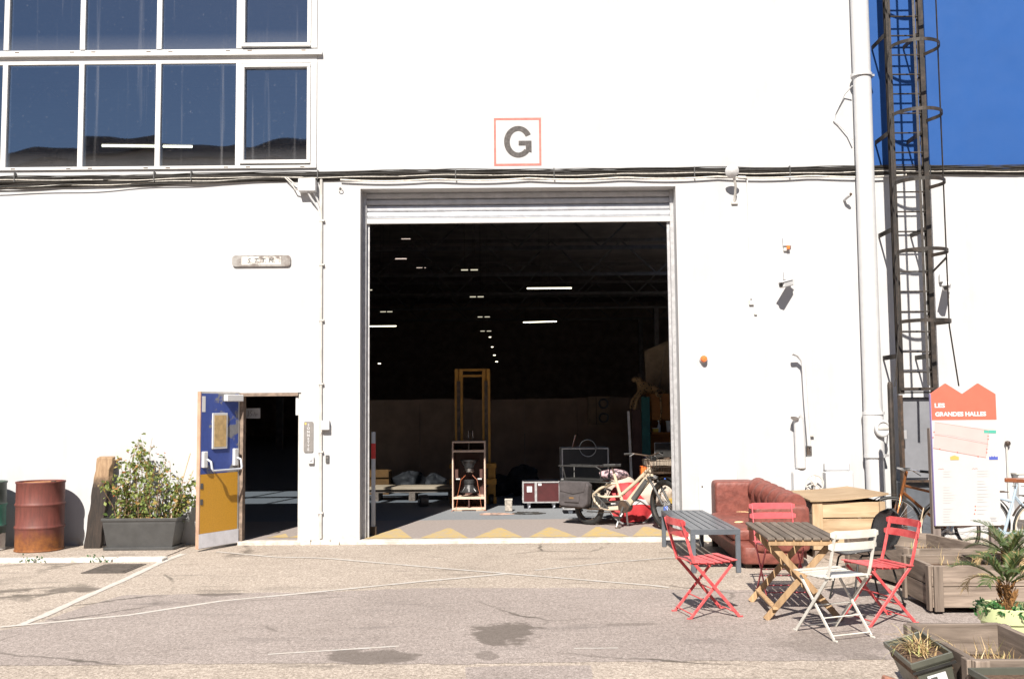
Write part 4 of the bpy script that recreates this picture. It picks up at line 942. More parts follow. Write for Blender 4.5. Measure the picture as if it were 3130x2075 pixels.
m_bag = M("grey_plastic_bag", (.010, .010, .012), .7, .3, 8, bmp=.5, bscale=12)
blob((-2.2, 8.0, .24), .3, (1.2, 1, .8), 1).build("bag", m_bag, dm, smooth=True); blob((-1.7, 8.1, .22), .25, (1, 1, .8), 2).build("bag", m_bag, dm, smooth=True)
db = thing("rubbish_bags", "crumpled dark plastic bags piled behind the red flight case", "bags", (.15, 6.8, FZ))
blob((.2, 6.9, .34), .3, (1.1, 1, 1), 3).build("bag", m_bag, db, smooth=True); blob((-.3, 7.0, .25), .26, (1.2, 1, .8), 4).build("bag", m_bag, db, smooth=True)

def flight_case(name, label, x0, x1, y0, y1, z0, z1, mat, castor=True):
    c = thing(name, label, "case", ((x0 + x1) / 2, (y0 + y1) / 2, FZ)); MB().b2(x0, x1, y0, y1, z0, z1).build("body", mat, c)
    e = .022
    for X in (x0, x1):
        for Y in (y0, y1): MB().b2(X - e / 2 - .002, X + e / 2, Y - e / 2 - .002, Y + e / 2, z0 - .004, z1 + .004).build("edge_trim", m_galv, c)
    for Zq in (z0, z1):
        for Y in (y0, y1): MB().b2(x0, x1, Y - e / 2, Y + e / 2, Zq - e / 2, Zq + e / 2).build("edge_trim", m_galv, c)
        for X in (x0, x1): MB().b2(X - e / 2, X + e / 2, y0, y1, Zq - e / 2 + .001, Zq + e / 2 - .001).build("edge_trim", m_galv, c)
    if castor:
        for X in (x0 + .1, x1 - .1):
            for Y in (y0 + .08, y1 - .08):
                w = MB().lathe([(.03, -.014), (.042, -.012), (.042, .012), (.03, .014)], (X, Y, FZ + .042), 14, (1, .3, 0)).build("castor", m_lgrey, c, smooth=True); MB().b2(X - .03, X + .03, Y - .03, Y + .03, FZ + .06, z0 - .004).build("castor_fork", m_galv, w)
    return c
m_maroon = M("maroon_laminate", (.045, .008, .009), .45, .15, 8, bmp=.05)
fc1 = flight_case("flight_case", "small maroon flight case with silver edges on castors", .17, .80, 4.1, 4.6, FZ + .115, FZ + .46, m_maroon)
MB().b2(.37, .41, 4.085, 4.099, FZ + .12, FZ + .455).build("centre_trim", m_galv, fc1); MB().b2(.235, .325, 4.093, 4.099, FZ + .29, FZ + .39).build("latch", m_signwhite, fc1); MB().b2(.43, .49, 4.093, 4.099, FZ + .40, FZ + .44).build("sticker", m_signwhite, fc1)
flight_case("flight_case", "big black flight case with silver edges behind the cargo bike", .88, 1.70, 4.6, 5.3, FZ + .10, 1.06, M("black_laminate", (.014, .014, .016), .5, .15, 8, bmp=.05))
flight_case("flight_case", "white edged flight case low behind the cargo bike pannier", .82, 1.05, 3.2, 3.7, FZ + .08, .58, m_dgrey)
cl_ = thing("coiled_cable", "black cable coil hung above the big black flight case", "cable", (1.33, 4.55, 1.06))
for k in range(4): MB().tube([p + Vector((0, .012 * k, .015 * math.sin(k))) for p in ring((1.335, 4.56, 1.07), .15 - .006 * (k % 2), 28, (.3, 1, .1))], .007, 5, True).build("loop", m_cable if k else m_galv, cl_, smooth=True)
fr = thing("torch", "short chrome rod with a lit tip standing on the black flight case", "torch", (1.07, 4.6, 1.06))
MB().tube([(1.06, 4.62, 1.07), (1.09, 4.62, 1.2), (1.12, 4.62, 1.30)], [.01, .014, .02], 8).build("rod", m_chrome, fr, smooth=True)
sb = thing("concrete_block", "small rough concrete block on the floor right of the speaker cabinet", "block", (-.08, 3.75, FZ))
MB().b2(-.145, -.02, 3.69, 3.83, FZ, FZ + .19).build("block", M("rough_concrete", (.24, .215, .19), .95, .35, 22, bmp=.9, bscale=30), sb, bevel=.012); MB().b2(-.148, -.017, 3.687, 3.833, FZ + .191, FZ + .205).build("slab", M("pale_slab", (.42, .39, .35), .9), sb)
for k, (lab, cx0, cy0, rx0, ry0, n0) in enumerate((("tangle of thin black cable on the floor before the maroon case", .25, 3.3, .26, .18, 5), ("thin pale cable loops on the floor right of the speaker cabinet", -.3, 3.2, .28, .14, 3))):
    tg = thing("floor_cable", lab, "cable", (cx0, cy0, FZ)); rq = random.Random(k + 30)
    P = [(cx0 + rx0 * (.5 + .5 * rq.random()) * math.cos(i * .42) + .06 * math.sin(i), cy0 + ry0 * (.5 + .5 * rq.random()) * math.sin(i * .42), FZ + .008 + .004 * (i % 3)) for i in range(15 * n0)]
    MB().tube(P, .006, 5).build("sheath", m_cable if k == 0 else M("pale_cable", (.3, .2, .16), .6), tg, smooth=True)
# shelf unit with odds and ends, leopard figure
cu = thing("shelf_unit", "orange brown shelf unit with teal and purple side panels by the right jamb", "shelf", (3.0, 6.2, FZ))
MB().b2(2.68, 3.9, 6.55, 6.58, FZ, 2.04).build("back_panel", m_shelf, cu); MB().b2(2.66, 2.69, 6.0, 6.58, 1.9, 2.06).build("end_panel", m_shelf, cu)
for z in (.65, 1.28, 2.02): MB().b2(2.69, 3.9, 6.0, 6.55, z, z + .03).build("shelf_board", m_shelf, cu)
MB().b2(2.69, 3.9, 6.0, 6.03, 1.55, 2.02).build("front_panel", m_shelf, cu)
m_teal = M("teal_board", (.012, .085, .085), .6); m_purple = M("purple_board", (.085, .03, .13), .6); m_brown = M("dark_brown_board", (.055, .022, .018), .6)
MB().b2(2.48, 2.64, 5.9, 5.93, .86, 1.99).build("teal_panel", m_teal, cu); MB().b2(2.5, 2.65, 5.86, 5.89, FZ, .85).build("purple_panel", m_purple, cu); MB().b2(2.30, 2.475, 5.95, 5.98, FZ, 1.75).build("brown_panel", m_brown, cu)
def pot(name, label, cat, x, y, z, prof, mat): 
    o = thing(name, label, cat, (x, y, z)); MB().lathe(prof, (x, y, z), 18).build("body", mat, o, smooth=True); return o
pot("paper_cup", "tall white cup on the middle shelf", "cup", 3.04, 6.1, 1.311, [(.05, 0), (.07, .22), (.066, .22), (.048, .01)], m_white)
bo = pot("spray_bottle", "pale bottle left of the white cup on the middle shelf", "bottle", 2.84, 6.1, 1.311, [(.03, 0), (.03, .12), (.012, .16), (.012, .2)], m_lgrey); MB().b2(2.815, 2.86, 6.07, 6.13, 1.512, 1.54).build("cap", m_white, bo)
yb = thing("yellow_tub", "low yellow tub on the middle shelf", "tub", (2.77, 6.1, 1.311)); MB().b2(2.71, 2.82, 6.05, 6.15, 1.311, 1.38).build("tub", M("yellow_plastic", (.45, .32, .04), .5), yb, bevel=.006); MB().b2(2.705, 2.825, 6.045, 6.155, 1.381, 1.395).build("lid", m_white_dirty, yb)
wb = thing("paper_stack", "low pile of white papers beside the cup on the middle shelf", "papers", (3.25, 6.15, 1.311))
for k in range(3): MB().b2(3.16, 3.40, 6.05, 6.3, 1.311 + .03 * k, 1.336 + .03 * k).build("bundle", m_white, wb)
pp = thing("leaning_panel", "large beige panel leaning behind the shelf unit", "panel", (3.1, 7.0, 2.0))
MB().prism([(2.72, 2.08), (3.25, 2.08), (3.36, 3.22), (2.70, 2.94)], (0, 7.0, 0), (1, 0, 0), (0, 0, 1), .03).build("sheet", M("beige_panel", (.30, .22, .14), .7), pp); MB().bar((2.98, 6.96, 2.1), (3.12, 6.96, 3.05), .03, .02).build("batten", m_board, pp)
pw = thing("aluminium_pole", "pale metal pole standing between the flight case and shelf unit", "pole", (2.08, 4.4, FZ))
MB().bar((2.10, 4.4, FZ), (2.05, 4.4, 1.72), .04, .04).build("pole", m_galv, pw); MB().b2(2.05, 2.15, 4.35, 4.45, FZ, FZ + .015).build("foot", m_galv, pw)
ws = thing("wooden_speaker", "light wooden speaker box with two round cones hung above the bike", "speaker", (1.95, 9.3, 1.4))
MB().b2(1.72, 2.22, 9.3, 9.6, 1.42, 2.06).build("box", M("mid_wood_box", (.19, .13, .08), .6), ws)
for z in (1.58, 1.90):
    MB().lathe([(.12, 0), (.115, .012), (.09, .004), (.03, -.02)], (2.06, 9.298, z), 22, (0, -1, 0), cap=False).build("cone", m_dgrey, ws, smooth=True)
MB().b2(1.885, 1.90, 9.29, 9.299, 1.43, 2.05).build("divider", m_dark, ws)
for x, z, n in ((1.60, 1.5, "a"),): pass
# leopard figure lying over the corner of the shelf unit: one skinned body
lp = thing("leopard_figure", "spotted leopard figure perched on top of the shelf unit", "figure", (2.7, 6.2, 2.04))
def skin(name, V, E, rad, mat, parent, sub=2):
    me = bpy.data.meshes.new(name); inv = ROOT[parent].inverted(); me.from_pydata([tuple(inv @ Vector(p)) for p in V], E, []); me.materials.append(mat)
    o = bpy.data.objects.new(name, me); COL.objects.link(o); o.parent = parent; ROOT[o] = ROOT[parent]
    md = o.modifiers.new("skin", 'SKIN'); sv = me.skin_vertices[0].data
    for i, r_ in enumerate(rad): sv[i].radius = (r_, r_) if not isinstance(r_, tuple) else r_; sv[i].use_root = (i == 0)
    md.use_smooth_shade = True; o.modifiers.new("sub", 'SUBSURF').render_levels = sub; return o
def spots():
    m, t, p = nodes("leopard_coat"); v = coord(t); vo = N(t, "ShaderNodeTexVoronoi"); vo.inputs["Scale"].default_value = 22; t.links.new(v, vo.inputs["Vector"])
    t.links.new(ramp(t, vo.outputs["Distance"], .28, .36, (.03, .018, .01), (.36, .22, .10)), p.inputs["Base Color"]); p.inputs["Roughness"].default_value = .8; return m
V = [(2.80, 6.25, 2.14), (2.70, 6.22, 2.16), (2.58, 6.18, 2.17), (2.50, 6.15, 2.26), (2.46, 6.12, 2.345), (2.38, 6.1, 2.33), (2.32, 6.08, 2.315),
     (2.50, 6.06, 2.08), (2.40, 5.97, 1.96), (2.36, 5.95, 1.78), (2.35, 5.93, 1.74), (2.48, 6.22, 2.07), (2.36, 6.2, 1.96), (2.31, 6.18, 1.80), (2.30, 6.16, 1.76),
     (2.86, 6.12, 2.09), (2.78, 5.99, 2.06), (2.84, 5.965, 1.98), (2.92, 6.3, 2.12), (2.98, 6.1, 2.09), (2.86, 5.975, 2.0), (2.87, 5.965, 1.7), (2.84, 5.96, 1.5)]
E_ = [(0, 1), (1, 2), (2, 3), (3, 4), (4, 5), (5, 6), (2, 7), (7, 8), (8, 9), (9, 10), (2, 11), (11, 12), (12, 13), (13, 14), (0, 15), (15, 16), (16, 17), (0, 18), (18, 19), (19, 20), (20, 21), (21, 22)]
rd_ = [.11, .10, .10, .075, .085, .06, .035, .05, .04, .034, .03, .05, .04, .034, .03, .06, .04, .03, .04, .025, .02, .018, .016]
skin("body", V, E_, rd_, spots(), lp)
for s in (-1, 1): MB().lathe([(.025, 0), (.02, .03), (0, .045)], (2.475, 6.12 + s * .05, 2.415), 10, (0, s * .5, 1)).build("ear", m_dark, lp, smooth=True)

# things piled behind the cargo bike
m_cloth = M("cream_canvas", (.33, .28, .24), .9, .12, 5, bmp=.4, bscale=14); m_tarp = M("red_tarpaulin", (.34, .025, .03), .6, .15, 4, bmp=.3, bscale=10)
cvs = thing("canvas_heap", "cream canvas bundle heaped behind the cargo bike", "canvas", (1.9, 2.3, FZ))
blob((1.62, 2.20, .50), .30, (1.05, .75, .82), 7, 20, .10).build("bundle", m_cloth, cvs, smooth=True); blob((2.12, 1.98, .46), .30, (1.25, .6, .60), 8, 20, .10).build("bundle", m_cloth, cvs, smooth=True)
td = thing("curved_panel", "curved red and white panel leaning behind the cargo bike", "panel", (1.80, 1.85, FZ))
ax_ = Vector((.12, -.9, .34)).normalized(); cc = Vector((1.78, 1.85, FZ + .30))
ux = Vector((.95, .3, 0)).normalized(); uy = Vector((-.03, .30, .95)).normalized()
def hull(z0, z1, mat, nm, bul):
    m = MB(); n = 24; V = []
    for i in range(9):
        zz = z0 + (z1 - z0) * i / 8; hw_ = .38 * math.sqrt(max(.03, 1 - (zz / .34) ** 2))
        for j in range(n + 1):
            s = -1 + 2 * j / n; V.append(cc + ux * (hw_ * s) + uy * zz + ux.cross(uy) * (bul * (1 - s * s) * (1 - (zz / .36) ** 2) + .012 * math.sin(9 * s + 14 * zz)))
    m._add(V, [(i * (n + 1) + j, i * (n + 1) + j + 1, (i + 1) * (n + 1) + j + 1, (i + 1) * (n + 1) + j) for i in range(8) for j in range(n)]); m.build(nm, mat, td, smooth=True)
hull(-.30, -.06, m_tarp, "lower_hull", .12); hull(-.06, .02, m_signwhite, "white_band", .125); hull(.02, .30, m_tarp, "upper_hull", .12)
MB().tube([cc + ux * (.385 * math.cos(R(190 + 160 * k / 20))) + uy * (.345 * math.sin(R(190 + 160 * k / 20))) for k in range(21)], .014, 8).build("rim", m_galv, td, smooth=True)
cs_ = thing("patterned_cushion", "dark patterned cushion lying on the cream canvas bundle", "cushion", (1.55, 2.3, .7))
blob((1.56, 2.15, .745), .20, (1.15, .8, .42), 9, 16, .08).build("cover", maskmix("patterned_fabric", (.05, .035, .045), (.40, .28, .30), 16, .45, .52, .9, .2), cs_, smooth=True)
bb_ = thing("black_crate", "black plastic crate with a yellow rim by the right jamb", "crate", (2.45, 1.6, FZ))
MB().b2(2.33, 2.75, 1.45, 1.85, FZ, .36).build("body", m_dgrey, bb_, bevel=.01); MB().b2(2.30, 2.78, 1.42, 1.88, .362, .40).build("rim", M("yellow_rim", (.50, .33, .04), .5), bb_, bevel=.006)
bc_ = thing("blue_stool", "bright blue folding stool behind the black crate", "stool", (2.55, 2.6, FZ))
m_bl = M("blue_plastic", (.035, .10, .42), .45); MB().b2(2.38, 2.85, 2.5, 2.8, .50, .535).build("seat", m_bl, bc_, bevel=.006); MB().b2(2.42, 2.85, 2.5, 2.52, .40, .44).build("rail", m_bl, bc_)
for x0 in (2.40, 2.80):
    for y0 in (2.52, 2.76): MB().b2(x0, x0 + .03, y0, y0 + .03, FZ, .499).build("leg", m_bl, bc_)
MB().b2(2.38, 2.40, 2.5, 2.53, .536, .66).build("upright", m_bl, bc_)
ot = thing("orange_traffic_box", "orange box on the workbench behind the bike basket", "box", (2.22, 3.4, .6))
MB().b2(2.13, 2.29, 3.35, 3.55, .62, .79).build("body", m_orange, ot, bevel=.008); MB().b2(2.125, 2.295, 3.345, 3.555, .791, .80).build("lid", m_orange, ot)
wbn = thing("workbench", "cluttered workbench with pale top by the right jamb", "workbench", (2.8, 3.7, FZ))
MB().b2(2.25, 3.4, 3.55, 4.1, .80, .90).build("top", M("pale_bench_top", (.24, .20, .16), .8), wbn)
for x0 in (2.30, 3.3):
    for y0 in (3.6, 4.0): MB().b2(x0, x0 + .06, y0, y0 + .06, FZ, .799).build("leg", m_dark, wbn)
mo = thing("monitor", "small black monitor with a pale edge on the workbench", "monitor", (2.62, 3.75, .9))
MB().b2(2.42, 2.80, 3.72, 3.75, .94, 1.17).build("screen", m_black, mo); MB().b2(2.41, 2.81, 3.75, 3.77, .93, 1.18).build("casing", m_galv, mo); MB().b2(2.56, 2.66, 3.73, 3.85, .901, .93).build("stand", m_dark, mo)

# ------------------------------------------------------------------ bicycles
def wheel(root, c, ax, r, tr, parts=("tyre", "rim"), spokes=20, tyre=None, rimm=None, wall=None):
    ax = Vector(ax).normalized(); c = Vector(c)
    t = L(root, MB().tube(ring(c, r - tr, 40, ax), tr, 10, True)).build("wheel", tyre or m_black, root, smooth=True)
    L(root, MB().lathe([(r - tr * 2.0, -tr * .55), (r - tr * 1.55, -tr * .6), (r - tr * 1.55, tr * .6), (r - tr * 2.0, tr * .55)], c, 40, ax, cap=False)).build("rim", rimm or m_dark, t, smooth=True)
    if wall: 
        for s in (-1, 1): L(root, MB().lathe([(r - tr * 1.75, s * tr * .80), (r - tr * .95, s * tr * 1.03)], c, 40, ax, cap=False)).build("sidewall", wall, t, smooth=True)
    L(root, MB().lathe([(.014, -.05), (.028, -.045), (.02, -.02), (.02, .02), (.028, .045), (.014, .05)], c, 14, ax)).build("hub", m_galv, t, smooth=True)
    u = ax.orthogonal().normalized(); w = ax.cross(u); sp_ = MB()
    for k in range(spokes):
        a = 2 * math.pi * k / spokes; b = a + (.35 if k % 2 else -.35); e = (1 if k % 4 < 2 else -1) * .03
        sp_.tube([c + ax * e + (u * math.cos(b) + w * math.sin(b)) * .025, c + (u * math.cos(a) + w * math.sin(a)) * (r - tr * 2)], .0016, 4)
    L(root, sp_).build("spokes", m_galv, t)["kind"] = "stuff"
    return t
HB = R(-36)
cbk = thing("cargo_bike", "sand coloured longtail electric cargo bike with dark panniers in the gate", "bicycle", (1.126, 1.60, FZ), HB)
lean = -.04
m_sand = M("sand_frame_paint", (.37, .31, .235), .38, .08, 8, bmp=.03); m_bagc = M("dark_grey_canvas", (.050, .044, .046), .85, .2, 10, bmp=.4, bscale=60); m_olive = M("black_frame_parts", (.022, .022, .022), .5, .2, 10)
def cb(pts, r, mat, nm, parent=None, n=10):
    return L(cbk, MB().tube(pts, r, n)).build(nm, mat, parent or cbk, smooth=True)
wheel(cbk, (0, 0, .25), (0, 1, 0), .25, .040, tyre=m_black, spokes=24)
FA = Vector((1.27, 0, .355)); st_ = R(-25); fax = Vector((-math.sin(st_), math.cos(st_), 0))
wheel(cbk, FA, fax, .355, .042, rimm=m_dark, spokes=28)
fwd = Vector((math.cos(st_), math.sin(st_), 0))
# frame
cb([(.995, 0, .90), (1.01, 0, .86), (1.05, 0, .74)], .028, m_sand, "head_tube")
L(cbk, MB().bar((1.03, 0, .76), (.66, 0, .34), .06, .10)).build("down_tube", m_sand, cbk, bevel=.012)
cb([(1.0, 0, .84), (.80, 0, .66), (.60, 0, .50), (.52, 0, .45)], .026, m_sand, "top_tube")
cb([(.43, 0, .76), (.53, 0, .45), (.585, 0, .30)], .024, m_sand, "seat_tube")
cb([(.98, 0, .80), (.90, 0, .73)], .02, m_sand, "gusset")
cb([(.47, .0, .62), (.38, .04, .62), (.22, .06, .54), (.10, .065, .45), (.13, .065, .36), (.24, .06, .26), (.36, .06, .245), (.52, .04, .26)], .020, m_sand, "side_loop")
cb([(.47, .0, .62), (.38, -.04, .62), (.22, -.06, .54), (.10, -.065, .45), (.13, -.065, .36), (.24, -.06, .26), (.36, -.06, .245), (.52, -.04, .26)], .020, m_sand, "side_loop")
for s in (-1, 1):
    cb([(0, .06 * s, .245), (.28, .055 * s, .255), (.58, .03 * s, .29)], .020, m_sand, "chain_stay"); cb([(.10, .06 * s, .45), (.30, .05 * s, .42), (.55, .02 * s, .44)], .015, m_sand, "mid_stay")
    cb([(-.02, .06 * s, .25), (-.02, .07 * s, .60)], .012, m_olive, "rack_strut")
L(cbk, MB().bar((.985, 0, .70), (.735, 0, .395), .07, .075, (-.6, 0, .8))).build("battery", m_dgrey, cbk, bevel=.012)
L(cbk, MB().lathe([(.05, -.06), (.085, -.05), (.085, .05), (.05, .06)], (.62, 0, .30), 20, (0, 1, 0))).build("motor", m_dgrey, cbk, smooth=True)
cr = L(cbk, MB().lathe([(.085, -.078), (.09, -.075), (.09, -.07), (.085, -.068)], (.62, 0, .30), 24, (0, 1, 0))).build("chainring", m_dark, cbk)
for s, dz in ((-1, -.15), (1, .15)):
    L(cbk, MB().bar((.62, s * .085, .30), (.62 + .06 * s, s * .09, .30 + dz), .014, .026)).build("crank", m_dgrey, cr); L(cbk, MB().b2(.58 + .06 * s, .68 + .06 * s, s * .095, s * .19, .29 + dz, .312 + dz)).build("pedal", m_black, cr)
ch = MB(); ch.bar((.62, -.072, .388), (0, -.072, .30), .008, .012); ch.bar((.62, -.072, .212), (0, -.072, .20), .008, .012); L(cbk, ch).build("chain", m_dark, cbk)
# seat, steering
cb([(.43, 0, .76), (.40, 0, .86)], .014, m_dark, "seat_post")
L(cbk, MB().prism([(-.13, -.075), (-.10, -.085), (-.02, -.06), (.06, -.025), (.14, -.018), (.155, 0), (.14, .018), (.06, .025), (-.02, .06), (-.10, .085), (-.13, .075)], (.40, 0, .86), (1, 0, .04), (0, 1, 0), .045)).build("saddle", m_black, cbk, bevel=.014, seg=2)
for s in (-1, 1):
    e = fax * (.065 * s); cb([Vector((1.06, 0, .72)) + e, Vector((1.12, 0, .62)) + e, FA + e], .018, m_dgrey, "fork_leg")
L(cbk, MB().box(Vector((1.06, 0, .725)), (.06, .17, .04), Matrix.Rotation(st_, 3, 'Z'))).build("fork_crown", m_dgrey, cbk, bevel=.01)
cb([(1.0, 0, .90), (.985, 0, 1.0), (1.01, 0, 1.03)], .016, m_dark, "stem")
hbp = [Vector((1.02, 0, 1.03)) + fax * a + fwd * b + Vector((0, 0, z)) for a, b, z in ((-.34, -.15, .03), (-.22, -.09, .035), (-.08, -.01, .01), (0, 0, 0), (.08, -.01, .01), (.22, -.09, .035), (.34, -.15, .03))]
cb(hbp, .012, m_dark, "handlebar")
for i, j in ((0, 1), (6, 5)): cb([hbp[i], hbp[i].lerp(hbp[j], .9)], .017, m_black, "grip"); cb([hbp[j] + fwd * .02, hbp[j].lerp(hbp[i], .6) + fwd * .05 - Vector((0, 0, .03))], .005, m_galv, "brake_lever")
L(cbk, MB().box(Vector((1.07, 0, .99)), (.05, .09, .07), Matrix.Rotation(st_, 3, 'Z'))).build("display", m_black, cbk, bevel=.01)
for k in range(4): cb([hbp[3] + fax * (.05 * (k - 1.5)), Vector((1.10, 0, .97)) + fax * (.06 * (k - 1.5)), Vector((1.10, 0, .86)) + fax * (.05 * (k - 1.5)), (1.05, 0, .80)], .004, m_cable, "brake_cable", n=5)
# front wire basket
fb = MB(); o_ = Vector((1.10, 0, .80))
def fp(a, b, z): return o_ + fax * a + fwd * b + Vector((0, 0, z))
for z, g_ in ((.0, 0), (.09, .02), (.18, .04)): fb.tube([fp(-.17 - g_, -.02, z), fp(.17 + g_, -.02, z), fp(.17 + g_, .30 + g_, z), fp(-.17 - g_, .30 + g_, z)], .005, 5, True)
for k in range(9):
    a = -.17 + .0425 * k; fb.tube([fp(a * 1.2, -.02, .18), fp(a, -.02, 0), fp(a, .30, 0), fp(a * 1.2, .34, .18)], .0028, 4)
for k in range(1, 6): b_ = .05 * k; fb.tube([fp(-.21, b_ + .01, .18), fp(-.17, b_, 0), fp(.17, b_, 0), fp(.21, b_ + .01, .18)], .0028, 4)
L(cbk, fb).build("front_basket", m_dark, cbk)
L(cbk, MB().lathe([(.028, 0), (.032, .02), (.02, .05)], fp(0, -.03, -.07), 14, fwd)).build("headlight", m_galv, cbk, smooth=True)
# rear racks and panniers
rk = MB()
for s in (-1, 1): rk.tube([(-.42, .11 * s, .64), (.34, .11 * s, .64), (.40, .05 * s, .63)], .012, 6); rk.tube([(-.43, .16 * s, .865), (.22, .16 * s, .865), (.28, .13 * s, .82), (.27, .11 * s, .65)], .011, 6); rk.tube([(-.36, .16 * s, .86), (-.33, .11 * s, .64)], .010, 6)
for k in range(8): rk.tube([(-.40 + .1 * k, -.16, .865), (-.40 + .1 * k, .16, .865)], .007, 5)
for k in range(5): rk.tube([(-.40 + .17 * k, -.11, .64), (-.40 + .17 * k, .11, .64)], .007, 5)
L(cbk, rk).build("rear_rack", m_olive, cbk)
L(cbk, MB().b2(-.38, .30, -.12, .12, .652, .685)).build("rack_deck", m_black, cbk, bevel=.01)
for s in (-1, 1):
    pn = L(cbk, MB().prism([(-.38, .31), (-.35, .28), (.04, .27), (.11, .31), (.14, .60), (.08, .645), (-.34, .645), (-.37, .60)], (0, -.125 if s < 0 else .255, 0), (1, 0, 0), (0, 0, 1), .13)).build("pannier", m_bagc, cbk, bevel=.03, seg=2)
    if s < 0:
        L(cbk, MB().prism([(-.37, .64), (.11, .64), (.07, .50), (-.12, .46), (-.35, .50)], (0, -.252, 0), (1, 0, 0), (0, 0, 1), .014)).build("flap", m_bagc, pn, bevel=.008)
        L(cbk, MB().prism([(-.28, .44), (.0, .45), (-.02, .34), (-.27, .34)], (0, -.253, 0), (1, 0, 0), (0, 0, 1), .02)).build("pocket", m_bagc, pn, bevel=.008); L(cbk, MB().b2(-.18, -.10, -.275, -.272, .395, .42)).build("badge", M("brown_badge", (.14, .08, .03), .6), pn)
    gl = MB()                                         # slotted wheel guard
    for k in range(7): gl.bar((.06 + .045 * k - .05, s * .075, .27), (.14 + .045 * k - .10, s * .075, .53 - .035 * k), .006, .022)
    gl.bar((-.03, s * .075, .26), (.36, s * .075, .26), .006, .02); gl.bar((.06, s * .075, .55), (.37, s * .075, .26), .006, .02); L(cbk, gl).build("wheel_guard", m_dgrey, cbk); L(cbk, MB().prism([(-.02, .27), (.33, .27), (.30, .33), (.09, .54), (.05, .54)], (0, s * .066, 0), (1, 0, 0), (0, 0, 1), .004)).build("guard_plate", m_olive, cbk)
    cb([(-.44, s * .13, .26), (.30, s * .13, .25)], .011, m_dark, "foot_rail")
L(cbk, MB().prism([(-.05, 0), (.05, 0), (.035, .15), (-.035, .15)], (.22, .05, .47), (1, 0, 0), (0, .1, 1), .02)).build("lock_box", m_dgrey, cbk)
for s in (-1, 1): cb([(.60, .05 * s, .22), (.56, .13 * s, .10), (.55, .17 * s, .006)], .014, m_galv, "kickstand_leg")
cb([(.55, -.20, .008), (.62, -.17, .008)], .014, m_dark, "kickstand_foot")
L(cbk, MB().lathe([(.02, 0), (.028, .02), (.028, .03)], (-.45, 0, .55), 14, (-1, 0, 0))).build("tail_light", m_orange, cbk)
mg = MB(); 
for k in range(14):
    a0, a1 = R(20 + 8 * k), R(28 + 8 * k); mg.quad(*[FA + fwd * (.385 * math.cos(a)) + Vector((0, 0, .385 * math.sin(a))) + fax * e for a, e in ((a0, -.04), (a0, .04), (a1, .04), (a1, -.04))])
L(cbk, mg).build("front_mudguard", m_black, cbk)

def city_bike(name, label, loc, rz, fm, wall=None, saddle=None):
    b = thing(name, label, "bicycle", loc, rz)
    def t(p, r, m, nm): return L(b, MB().tube(p, r, 8)).build(nm, m, b, smooth=True)
    wheel(b, (0, 0, .34), (0, 1, 0), .34, .019, rimm=m_galv, wall=wall, spokes=26); wheel(b, (1.06, 0, .34), (.12, 1, 0), .34, .019, rimm=m_galv, wall=wall, spokes=26)
    for s in (-1, 1):
        t([(0, .06 * s, .34), (.44, .03 * s, .30)], .010, fm, "chain_stay"); t([(0, .06 * s, .34), (.30, .02 * s, .72)], .009, fm, "seat_stay"); t([(1.06, .055 * s, .34), (.98, .05 * s, .62), (.95, 0, .70)], .012, fm, "fork_leg")
    t([(.44, 0, .30), (.30, 0, .74), (.27, 0, .86)], .017, fm, "seat_tube"); t([(.44, 0, .30), (.92, 0, .72)], .019, fm, "down_tube"); t([(.33, 0, .66), (.90, 0, .80)], .016, fm, "top_tube"); t([(.95, 0, .68), (.89, 0, .90), (.87, 0, .97)], .018, fm, "head_tube")
    t([(.80, -.27, .98), (.90, -.2, 1.0), (.90, 0, .98), (.90, .2, 1.0), (.80, .27, .98)], .011, m_chrome, "handlebar")
    for s in (-1, 1): t([(.72, .275 * s, .975), (.82, .265 * s, .985)], .016, m_black, "grip"); t([(.88, .21 * s, .985), (.80, .24 * s, .93)], .005, m_dark, "brake_lever")
    L(b, MB().prism([(-.13, -.085), (-.08, -.095), (.03, -.03), (.14, -.016), (.15, 0), (.14, .016), (.03, .03), (-.08, .095), (-.13, .085)], (.26, 0, .87), (1, 0, .03), (0, 1, 0), .05)).build("saddle", saddle or m_black, b, bevel=.016, seg=2)
    for s in (-.06, .04): t([(.26 + s, -.04, .83), (.26 + s, .04, .83), (.26 + s, .04, .87)], .005, m_chrome, "saddle_spring")
    k = L(b, MB().lathe([(.09, -.055), (.095, -.05), (.095, -.045)], (.44, 0, .30), 22, (0, 1, 0))).build("chainring", m_dark, b)
    for s in (-1, 1): L(b, MB().bar((.44, .07 * s, .30), (.44 + .13 * s, .08 * s, .22), .012, .02)).build("crank", m_galv, k); L(b, MB().b2(.53 if s > 0 else .26, .62 if s > 0 else .35, .09 * s, .17 * s, .205, .225)).build("pedal", m_black, k)
    for cx3 in (0, 1.06):
        mgd = MB()
        for q in range(12):
            a0, a1 = R(25 + 11 * q), R(36 + 11 * q); mgd.quad(*[(cx3 + .365 * math.cos(a), e, .34 + .365 * math.sin(a)) for a, e in ((a0, -.026), (a0, .026), (a1, .026), (a1, -.026))])
        L(b, mgd).build("mudguard", m_dark, b)
    rr = MB(); rr.tube([(-.30, -.06, .72), (.22, -.06, .72), (.22, .06, .72), (-.30, .06, .72)], .007, 5, True)
    for q in range(3): rr.tube([(-.2 + .13 * q, -.06, .72), (-.2 + .13 * q, .06, .72)], .005, 4)
    for s in (-1, 1): rr.tube([(-.12, .06 * s, .72), (0, .065 * s, .35)], .006, 5)
    L(b, rr).build("carrier", m_dark, b)
    return b
city_bike("bicycle", "copper framed bicycle leaning behind the steel post and crate", (5.56, -1.35, 0), R(180), M("copper_frame", (.20, .075, .025), .3, .15, 8, metal=.6), saddle=m_dgrey)
